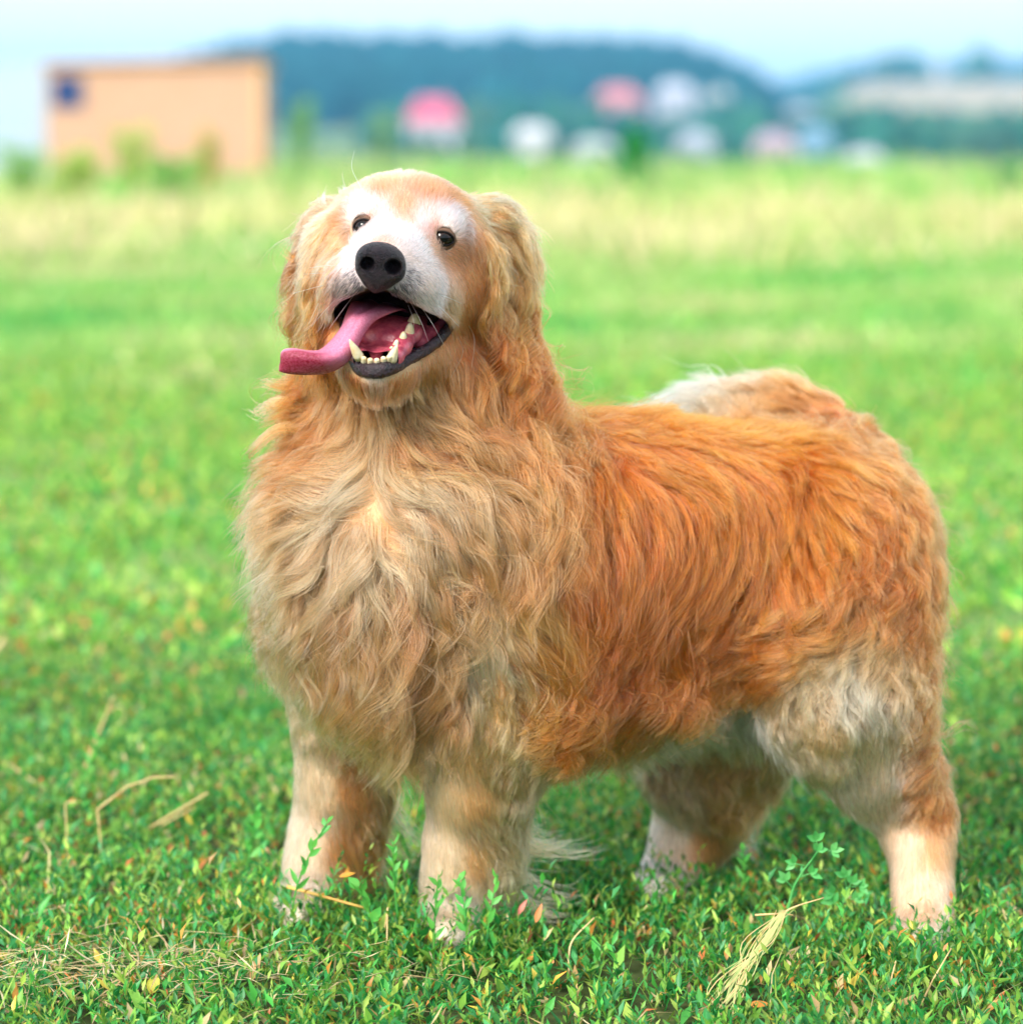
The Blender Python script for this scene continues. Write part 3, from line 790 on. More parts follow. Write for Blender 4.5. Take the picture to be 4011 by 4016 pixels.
# croup, tail
S.chain([(3150,2070,.15,.095),(3330,2130,.16,.080)], k=.05)
S.chain([(3330,1980,.17,.045),(3340,1820,.20,.034),(3230,1700,.24,.030),(3020,1640,.27,.030),(2780,1630,.29,.024)], k=.03)
# near fore leg
S.chain([(1990,2500,-.035,.085),(1930,2820,-.03,.066),(1885,3050,-.02,.052),(1840,3330,.0,.042),(1815,3500,.005,.038),(1790,3620,.0,.036)], k=.03)
S.ell(1765,3660,-.03,(.040,.052,.026), k=.02)
for dx, dy in ((-62,-.045),(-18,-.068),(26,-.066),(66,-.04)):
    S.ell(1760+dx,3678,dy,(.014,.024,.018), k=.008)
# far fore leg
S.chain([(1360,2450,.05,.075),(1375,2820,.06,.058),(1355,3050,.07,.048),(1300,3300,.08,.042),(1265,3450,.08,.038),(1225,3560,.078,.035)], k=.03)
S.ell(1180,3585,.05,(.040,.052,.026), k=.02)
for dx, dy in ((-70,.03),(-30,.008),(14,.006),(56,.03)):
    S.ell(1165+dx,3600,dy,(.014,.024,.018), k=.008)
# near hind leg
S.ell(3250,2370,.075,(.100,.085,.145), rot('y', 12), k=.05)
S.chain([(3250,2450,.05,.105),(3310,2740,.02,.076),(3430,2985,.03,.050),(3580,3180,.045,.036),(3612,3330,.02,.029),(3618,3520,-.01,.027),(3625,3640,-.035,.028)], k=.03)
S.ell(3625,3690,-.06,(.036,.046,.024), k=.02)
for dx, dy in ((-55,-.075),(-16,-.096),(24,-.096),(60,-.075)):
    S.ell(3622+dx,3715,dy,(.013,.022,.016), k=.008)
# far hind leg
S.chain([(2980,2450,.20,.10),(2850,2780,.20,.082),(2740,3000,.21,.062),(2760,3180,.235,.044),(2690,3300,.23,.035),(2640,3420,.21,.033)], k=.03)
S.ell(2600,3475,.185,(.038,.046,.024), k=.02)
for dx, dy in ((-60,.17),(-20,.15),(20,.15),(58,.17)):
    S.ell(2575+dx,3495,dy,(.013,.022,.016), k=.008)
S.ell(2800,2700,.12,(.10,.06,.05), k=.04)                          # groin

# ---- head
S.ell(1590,955,-.055,(.078,.088,.063), k=.03)
S.ell(1510,820,-.080,(.034,.045,.024), k=.02)
S.ell(1692,832,-.080,(.034,.045,.024), k=.02)
S.ell(1590,860,-.105,(.045,.036,.034), k=.03)                                            # forehead
S.chain([(1350,880,-.110,.012),(1430,848,-.128,.013),(1500,868,-.132,.010)], k=.02)      # brows
S.chain([(1680,905,-.132,.010),(1752,893,-.128,.014),(1830,950,-.108,.013)], k=.02)
S.chain([(1578,985,-.115,.043),(1530,1045,-.180,.034),(1502,1062,-.208,.031)], k=.035)    # muzzle
S.ell(1418,1100,-.190,(.033,.036,.030), k=.016)                                          # whisker pads
S.ell(1585,1120,-.188,(.036,.038,.031), k=.016)
S.chain([(1620,1130,-.175,.028),(1685,1155,-.140,.026),(1750,1185,-.100,.022)], k=.02)   # flews
S.chain([(1395,1100,-.175,.024),(1365,1110,-.140,.024),(1345,1130,-.100,.024)], k=.02)
S.ell(1775,1090,-.060,(.042,.055,.050), k=.035)                                          # cheeks
S.ell(1360,1050,-.060,(.038,.055,.046), k=.035)
S.chain([(1720,1020,-.105,.022),(1800,1050,-.080,.025)], k=.03)                          # cheek bones
S.chain([(1420,980,-.105,.022),(1340,990,-.080,.024)], k=.03)
S.chain([(1780,1220,-.040,.038),(1670,1390,-.10,.022),(1540,1446,-.168,.016),(1480,1454,-.190,.014)], k=.022)  # lower jaw
S.chain([(1365,1190,-.040,.036),(1360,1330,-.095,.024),(1410,1432,-.168,.016),(1470,1454,-.190,.014)], k=.022)
S.chain([(1570,1290,-.02,.055),(1530,1395,-.07,.024)], k=.03)
# ears
S.ell(1925,1020,.0,(.022,.030,.062), rot('y', -12), k=.025)
S.chain([(1840,870,-.02,.020),(1925,880,-.005,.020),(1985,1000,.0,.016),(1985,1230,.0,.015)], k=.022)
S.ell(1300,1000,.015,(.020,.028,.06), rot('y', 8), k=.025)
S.chain([(1350,870,-.005,.018),(1305,900,.01,.018),(1265,1000,.015,.015),(1235,1190,.015,.014)], k=.022)
# mouth and eye sockets
MOUTH = Sdf()
MOUTH.chain([(1462,1250,-.26,.029),(1480,1255,-.19,.031),(1530,1250,-.06,.032)], k=.012)
MOUTH.chain([(1560,1290,-.23,.028),(1640,1290,-.15,.022),(1745,1258,-.08,.008)], k=.014)
MOUTH.chain([(1395,1235,-.23,.015),(1370,1225,-.15,.016),(1340,1212,-.08,.008)], k=.012)
MOUTH.chain([(1465,1375,-.25,.020),(1490,1370,-.13,.026)], k=.018)
# eyes: photo centre, half width, half height (m), slant of the slit (degrees, clockwise)
EYE_R = .0125
EYE_SPEC = [(1419, 883, .0090, .0049, -8), (1741, 934, .0104, .0056, 17)]
EYES, EYE_F = [], []
def surface_at(px, py):
    Ys = np.linspace(-.20, -.08, 240); q = np.array([P(px, py, y) for y in Ys], np.float32)
    return q[np.argmax(S(q) < 0)].astype(float)
def grad_S(p):
    e = .002; return np.array([float(S(np.array([p + e*a], np.float32))[0] - S(np.array([p - e*a], np.float32))[0]) for a in np.eye(3)]) / (2*e)
for px, py, hw, hh, sl in EYE_SPEC:
    e0 = surface_at(px, py); g = grad_S(e0); g /= np.linalg.norm(g)
    tcam = CAM - e0; tcam /= np.linalg.norm(tcam)
    f_ = .45 * g + .55 * tcam; f_ /= np.linalg.norm(f_)
    EYE_F.append(f_); EYES.append(e0 - f_ * (EYE_R - .0026))
def body_sdf(p, cull=None):
    d = S(p, cull)
    near = (p[:,2] > .45) & (p[:,1] < .0) & (p[:,0] < .0)
    if near.any():
        q = p[near]
        dd = -smin(-d[near], MOUTH(q), .006)
        for e in EYES:
            ee = np.sqrt(((q - e.astype(np.float32)) ** 2).sum(1)) - .0129
            dd = -smin(-dd, ee, .003)
        d[near] = dd
    return d
LO = np.array([-.42, -.32, -.012]); HI = np.array([.64, .44, .86]); HFINE = .003
fine, COARSE, HC = grid_eval(body_sdf, LO, HI, HFINE)
bv, bf = surface_nets(fine, LO, HFINE)
bv = smooth_mesh(bv, bf, 1)
print('body', len(bv), len(bf), round(time.time() - T0, 1))
dog = empty('dog', tuple(P(2400, 3600, .05) * np.array([1, 1, 0])))
bpy.context.view_layer.update()
tag(dog, 'long-haired golden retriever standing on the grass with its tongue hanging out', 'dog')
M_skin = material('undercoat', (0.55, 0.3, 0.12), rough=.9)
body = mesh_obj('body', bv, bf, M_skin, dog)

# ------------------------------------------------------------------ face parts
M_eye = bpy.data.materials.new('eye_dark_brown'); M_eye.use_nodes = True
def eye_nodes():
    nt = M_eye.node_tree; N, L = nt.nodes, nt.links
    bs = N['Principled BSDF']
    tc = N.new('ShaderNodeTexCoord'); sep = N.new('ShaderNodeSeparateXYZ'); L.new(tc.outputs['Object'], sep.inputs[0])
    ramp = N.new('ShaderNodeValToRGB'); mr = N.new('ShaderNodeMapRange')
    mr.inputs[1].default_value = -.0128; mr.inputs[2].default_value = -.0040
    L.new(sep.outputs[1], mr.inputs[0]); L.new(mr.outputs[0], ramp.inputs[0])
    e = ramp.color_ramp.elements
    e[0].position = 0; e[0].color = (.002, .002, .002, 1)
    e[1].position = .10; e[1].color = (.002, .002, .002, 1)
    for p_, c in ((.16, (.020, .008, .004, 1)), (.36, (.012, .005, .003, 1)), (.46, (.004, .003, .003, 1)), (.9, (.10, .08, .07, 1))):
        x = e.new(p_); x.color = c
    L.new(ramp.outputs[0], bs.inputs['Base Color'])
    bs.inputs['Roughness'].default_value = .05
    bs.inputs['Specular IOR Level'].default_value = .32
eye_nodes()
M_black_skin = material('black_skin', (.012, .009, .011), rough=.32, noise=(260, .8, (.035, .02, .028)), bump=(500, .5, .001))
M_lid = material('eyelid_skin', attr='tint', rough=.7, spec=.15)
def uv_sphere(r, nu=24, nv=16):
    th = np.linspace(0, np.pi, nv)[:, None]; ph = np.linspace(0, 2*np.pi, nu, endpoint=False)[None]
    v = np.stack([r*np.sin(th)*np.cos(ph), r*np.sin(th)*np.sin(ph), r*np.cos(th)*np.ones_like(ph)], -1).reshape(-1, 3)
    return v, grid_faces(nv, nu, True)
eye_objs, EYE_AX = [], []
for (px, py, hw, hh, sl), e, f_ in zip(EYE_SPEC, EYES, EYE_F):
    a = math.radians(sl)
    ex = np.array([math.cos(a), 0, -math.sin(a)]); ex -= f_ * (ex @ f_); ex /= np.linalg.norm(ex)
    ey = np.cross(f_, ex)                                            # up along the face
    EYE_AX.append((ex, ey, f_))
    v, f = uv_sphere(EYE_R - .0003, 40, 28)
    v = v + np.clip((-v[:, 1:2] / EYE_R - .80) / .2, 0, 1) * np.array([0, -.0005, 0])   # cornea
    Rm = np.stack([ex, -f_, ey], 1)                                  # local -y looks out along f_
    o = mesh_obj('eye', v, f, M_eye)
    from mathutils import Matrix
    o.matrix_world = Matrix([[*Rm[0], e[0]], [*Rm[1], e[1]], [*Rm[2], e[2]], [0, 0, 0, 1]])
    o.parent = dog; o.matrix_parent_inverse = dog.matrix_basis.inverted()
    bpy.context.view_layer.update()
    eye_objs.append(o)
    # lids: a skin patch with an almond slit that runs from the ball onto the face
    na, nb = 56, 10
    th = np.linspace(0, 2*np.pi, na, endpoint=False)
    cx, cy = np.cos(th), np.sin(th)
    alm_x = hw * np.sign(cx) * np.abs(cx) ** 1.0; alm_y = hh * np.sign(cy) * np.abs(cy) ** 1.35
    out_x, out_y = (hw + .0060) * cx, (hh + .0066) * cy
    V = np.zeros((na, nb, 3)); lc = np.zeros((na, nb, 3))
    zin = np.sqrt(np.maximum(EYE_R**2 - alm_x**2 - alm_y**2, 1e-8))
    for k in range(nb):
        t = k / (nb - 1)
        x_, y_ = alm_x + (out_x - alm_x) * t, alm_y + (out_y - alm_y) * t
        p = e + np.outer(x_, ex) + np.outer(y_, ey)
        # height of the face surface under this ring
        hs_ = np.linspace(-.004, .022, 53)
        q = (p[:, None] + hs_[None, :, None] * f_).reshape(-1, 3).astype(np.float32)
        sd = S(q).reshape(na, -1)
        hsurf = hs_[np.clip(np.argmax(sd > 0, 1), 1, 52)]
        zi = zin + .0004 + .0010 * math.sin(min(1, t * 3.0) * math.pi * .5)
        w = t * t * (3 - 2*t)
        h_ = zi * (1 - w) + (hsurf - .0022) * w
        V[:, k] = p + np.outer(h_, f_)
        c0, c1 = np.array([.004, .003, .003]), np.array([.15, .085, .055])
        kk = min(1, max(0, (t - .22) / .28)); lc[:, k] = c0 + (c1 - c0) * kk
    fc = grid_faces(na, nb); ring = np.arange(nb - 1)
    fc = np.concatenate([fc, np.stack([(na-1)*nb + ring, (na-1)*nb + ring + 1, ring + 1, ring], 1)])
    mesh_obj('eyelid', V.reshape(-1, 3), fc, M_lid, o, colors=lc.reshape(-1, 3))

# nose
NS = Sdf()
NS.ell(1490,1012,-.240,(.0240,.022,.0165), rot('y', 7), k=.006)
NS.ell(1447,1050,-.238,(.0135,.019,.0135), k=.008)
NS.ell(1536,1058,-.238,(.0140,.019,.0140), k=.008)
NS.ell(1484,1082,-.240,(.0135,.017,.0130), k=.008)
NS.ell(1482,1100,-.234,(.0135,.014,.0095), k=.008)
NS.chain([(1478,1112,-.240,.0055),(1471,1136,-.234,.003)], k=.006)
NS.chain([(1446,1036,-.272,.0072),(1440,1034,-.246,.0066)], k=.004, sub=True)
NS.chain([(1536,1049,-.272,.0080),(1544,1047,-.246,.0072)], k=.004, sub=True)
NS.chain([(1436,1052,-.266,.0040),(1408,1062,-.256,.0022)], k=.005, sub=True)
NS.chain([(1548,1068,-.266,.0042),(1578,1074,-.256,.0022)], k=.005, sub=True)
NS.chain([(1488,1045,-.270,.0008),(1480,1095,-.264,.0016),(1472,1128,-.252,.0016)], k=.003, sub=True)
c = P(1490, 1045, -.239)
nlo, nhi = c - np.array([.034, .034, .034]), c + np.array([.034, .034, .030])
nf, _, _ = grid_eval(lambda p, cull=None: NS(p), nlo, nhi, .0008)
nv_, nfc = surface_nets(nf, nlo, .0008)
M_nose = material('nose_leather', (.006, .005, .008), rough=.30, noise=(170, .8, (.030, .018, .022)), bump=(620, 1.0, .005), spec=.25)
mesh_obj('nose', smooth_mesh(nv_, nfc, 1), nfc, M_nose, dog)

# tongue
TA = [(1400,1180,-.08),(1376,1190,-.15),(1355,1235,-.175),(1336,1284,-.180),(1298,1334,-.182),(1249,1374,-.185),(1190,1380,-.185),(1140,1376,-.185),(1112,1384,-.188),(1104,1412,-.193)]
TM = [(1500,1190,-.085),(1470,1208,-.160),(1420,1234,-.188),(1385,1290,-.198),(1345,1352,-.206),(1300,1388,-.214),(1235,1397,-.218),(1165,1388,-.216),(1114,1394,-.208),(1100,1425,-.200)]
TB = [(1600,1225,-.08),(1575,1214,-.15),(1476,1255,-.180),(1428,1312,-.190),(1396,1372,-.196),(1356,1425,-.200),(1290,1462,-.203),(1210,1470,-.206),(1135,1466,-.204),(1094,1456,-.202)]
n = 64
a, m, b = catmull(pts(TA), n), catmull(pts(TM), n), catmull(pts(TB), n)
u = np.linspace(0, 1, 17)
w0, w1, w2 = 2*(u-.5)*(u-1), 4*u*(1-u), 2*u*(u-.5)
sheet = w0[None,:,None]*a[:,None] + w1[None,:,None]*m[:,None] + w2[None,:,None]*b[:,None]
gu, gv = np.gradient(sheet, axis=0), np.gradient(sheet, axis=1)
nrm = np.cross(gu, gv); nrm /= np.maximum(np.linalg.norm(nrm, axis=2)[..., None], 1e-9)
if (nrm[8, 8] @ np.array([0, -.5, 1])) < 0: nrm = -nrm
th = .0052 * np.sqrt(np.clip(1 - (2*u-1)**2, .02, 1))[None] * np.clip((n - 1 - np.arange(n)) / 9, .12, 1)[:, None] ** .5
groove = .0036 * np.exp(-((u - .42) / .07) ** 2)[None] * np.clip(1 - np.arange(n) / 52, 0, 1)[:, None]
top = sheet + nrm * (th * .5 - groove)[..., None]; bot = sheet - nrm * (th * .5)[..., None]
ring = np.concatenate([top, bot[:, ::-1]], 1)
tv = ring.reshape(-1, 3); seg = ring.shape[1]
tf = [list(q) for q in grid_faces(n, seg, True)] + [list(range(seg)), list(range((n-1)*seg, n*seg))[::-1]]
tcol = np.zeros((n, seg, 3))
pink, deep = srgb(214, 128, 160), srgb(128, 8, 40)
s_ = np.clip((np.arange(n) - 34) / 8, 0, 1)[:, None]
uu = np.concatenate([u, u[::-1]])[None]
k_ = np.clip((uu - .34) / .10, 0, 1) * s_
k_ = np.maximum(k_, (np.arange(seg) >= len(u))[None] * .8)
tcol[:] = pink + (deep - pink) * k_[..., None]
M_tongue = material('tongue_flesh', attr='tint', rough=.27, noise=(420, .45, tuple(srgb(190, 84, 120))), bump=(900, .7, .0016), sss=.25)
mesh_obj('tongue', tv, tf, M_tongue, dog, colors=tcol.reshape(-1, 3))

# lower lip: wet black rim running round the jaw
lip_rows = [(1772,1232,-.105,.0040),(1758,1288,-.118,.0060),(1700,1350,-.138,.0062),(1620,1400,-.165,.0066),(1560,1434,-.190,.0066),(1528,1444,-.203,.0078),
            (1478,1454,-.209,.0084),(1422,1448,-.203,.0080),(1388,1420,-.186,.0065),(1362,1350,-.155,.006),(1344,1270,-.125,.005),(1332,1202,-.105,.004)]
lp = catmull(pts(lip_rows), 90); lr = catmull([[r[3]] for r in lip_rows], 90)[:, 0]
v, f = tube(lp, lr * .82, 16, squash=1.2, noise=.07)
M_lip = material('wet_lip', (.014, .009, .013), rough=.1, noise=(190, .9, (.04, .018, .026)), bump=(420, .9, .003), spec=.45)
mesh_obj('lower_lip', v, f, M_lip, dog)
# gums with the mouth floor, and the teeth in them
GU = Sdf()
GU.chain([(1650,1255,-.095,.0075),(1618,1305,-.145,.0085),(1578,1358,-.172,.0085),(1546,1398,-.190,.0085),(1512,1420,-.199,.0085),(1470,1425,-.202,.0085),(1428,1415,-.199,.0085),(1402,1395,-.186,.008),(1384,1340,-.14,.008),(1372,1270,-.10,.008)], k=.008)
GU.ell(1490,1385,-.150,(.020,.032,.010), k=.012)
GU.ell(1530,1310,-.115,(.034,.040,.020), k=.012)
GU.chain([(1744,1258,-.092,.006),(1700,1310,-.112,.008),(1655,1350,-.132,.007)], k=.006)
c = P(1530, 1330, -.13)
glo, ghi = c - np.array([.07, .07, .06]), c + np.array([.075, .07, .06])
gf, _, _ = grid_eval(lambda p, cull=None: GU(p), glo, ghi, .0016)
gv_, gfc = surface_nets(gf, glo, .0016)
M_gum = material('gum_flesh', tuple(srgb(205, 96, 112)), rough=.22, noise=(120, .7, tuple(srgb(150, 48, 76))), bump=(300, .5, .0015), sss=.2)
gums = mesh_obj('gums', smooth_mesh(gv_, gfc, 1), gfc, M_gum, dog)
M_tooth = material('tooth_enamel', tuple(srgb(240, 228, 196)), rough=.22, noise=(140, .6, tuple(srgb(214, 176, 110))))
def tooth(base, tip, r, blunt=.25, flat=1.0):
    b_, t_ = P(*base), P(*tip)
    k = np.linspace(0, 1, 8)[:, None]
    path = b_ + (t_ - b_) * k
    path[:, 1] -= .0025 * np.sin(k[:, 0] * np.pi * .6) * (np.linalg.norm(t_ - b_) / .02)
    rr = r * np.clip(1 - k[:, 0] ** 1.7 * (1 - blunt), .05, 1); rr[-1] *= .6
    v, f = tube(path, rr, 10, squash=flat, up=(0, 1, 0))
    mesh_obj('tooth', v, f, M_tooth, gums)
tooth((1408,1400,-.206),(1371,1330,-.216), .0056, .12)                   # canines
tooth((1534,1412,-.202),(1558,1350,-.212), .0058, .12)
for x, y in ((1404,1404),(1427,1413),(1452,1419),(1478,1420),(1504,1413),(1527,1407)):
    tooth((x,y+6,-.206),(x,y-14,-.211), .0034, .75, .8)
for x, y, Y, h, r in ((1531,1370,-.190,12,.003),(1551,1352,-.182,20,.0036),(1578,1330,-.172,30,.0048),(1604,1300,-.157,34,.0054),(1622,1266,-.138,36,.0075)):
    tooth((x,y+10,Y),(x+6,y-h,Y-.003), r, .4, 1.2)

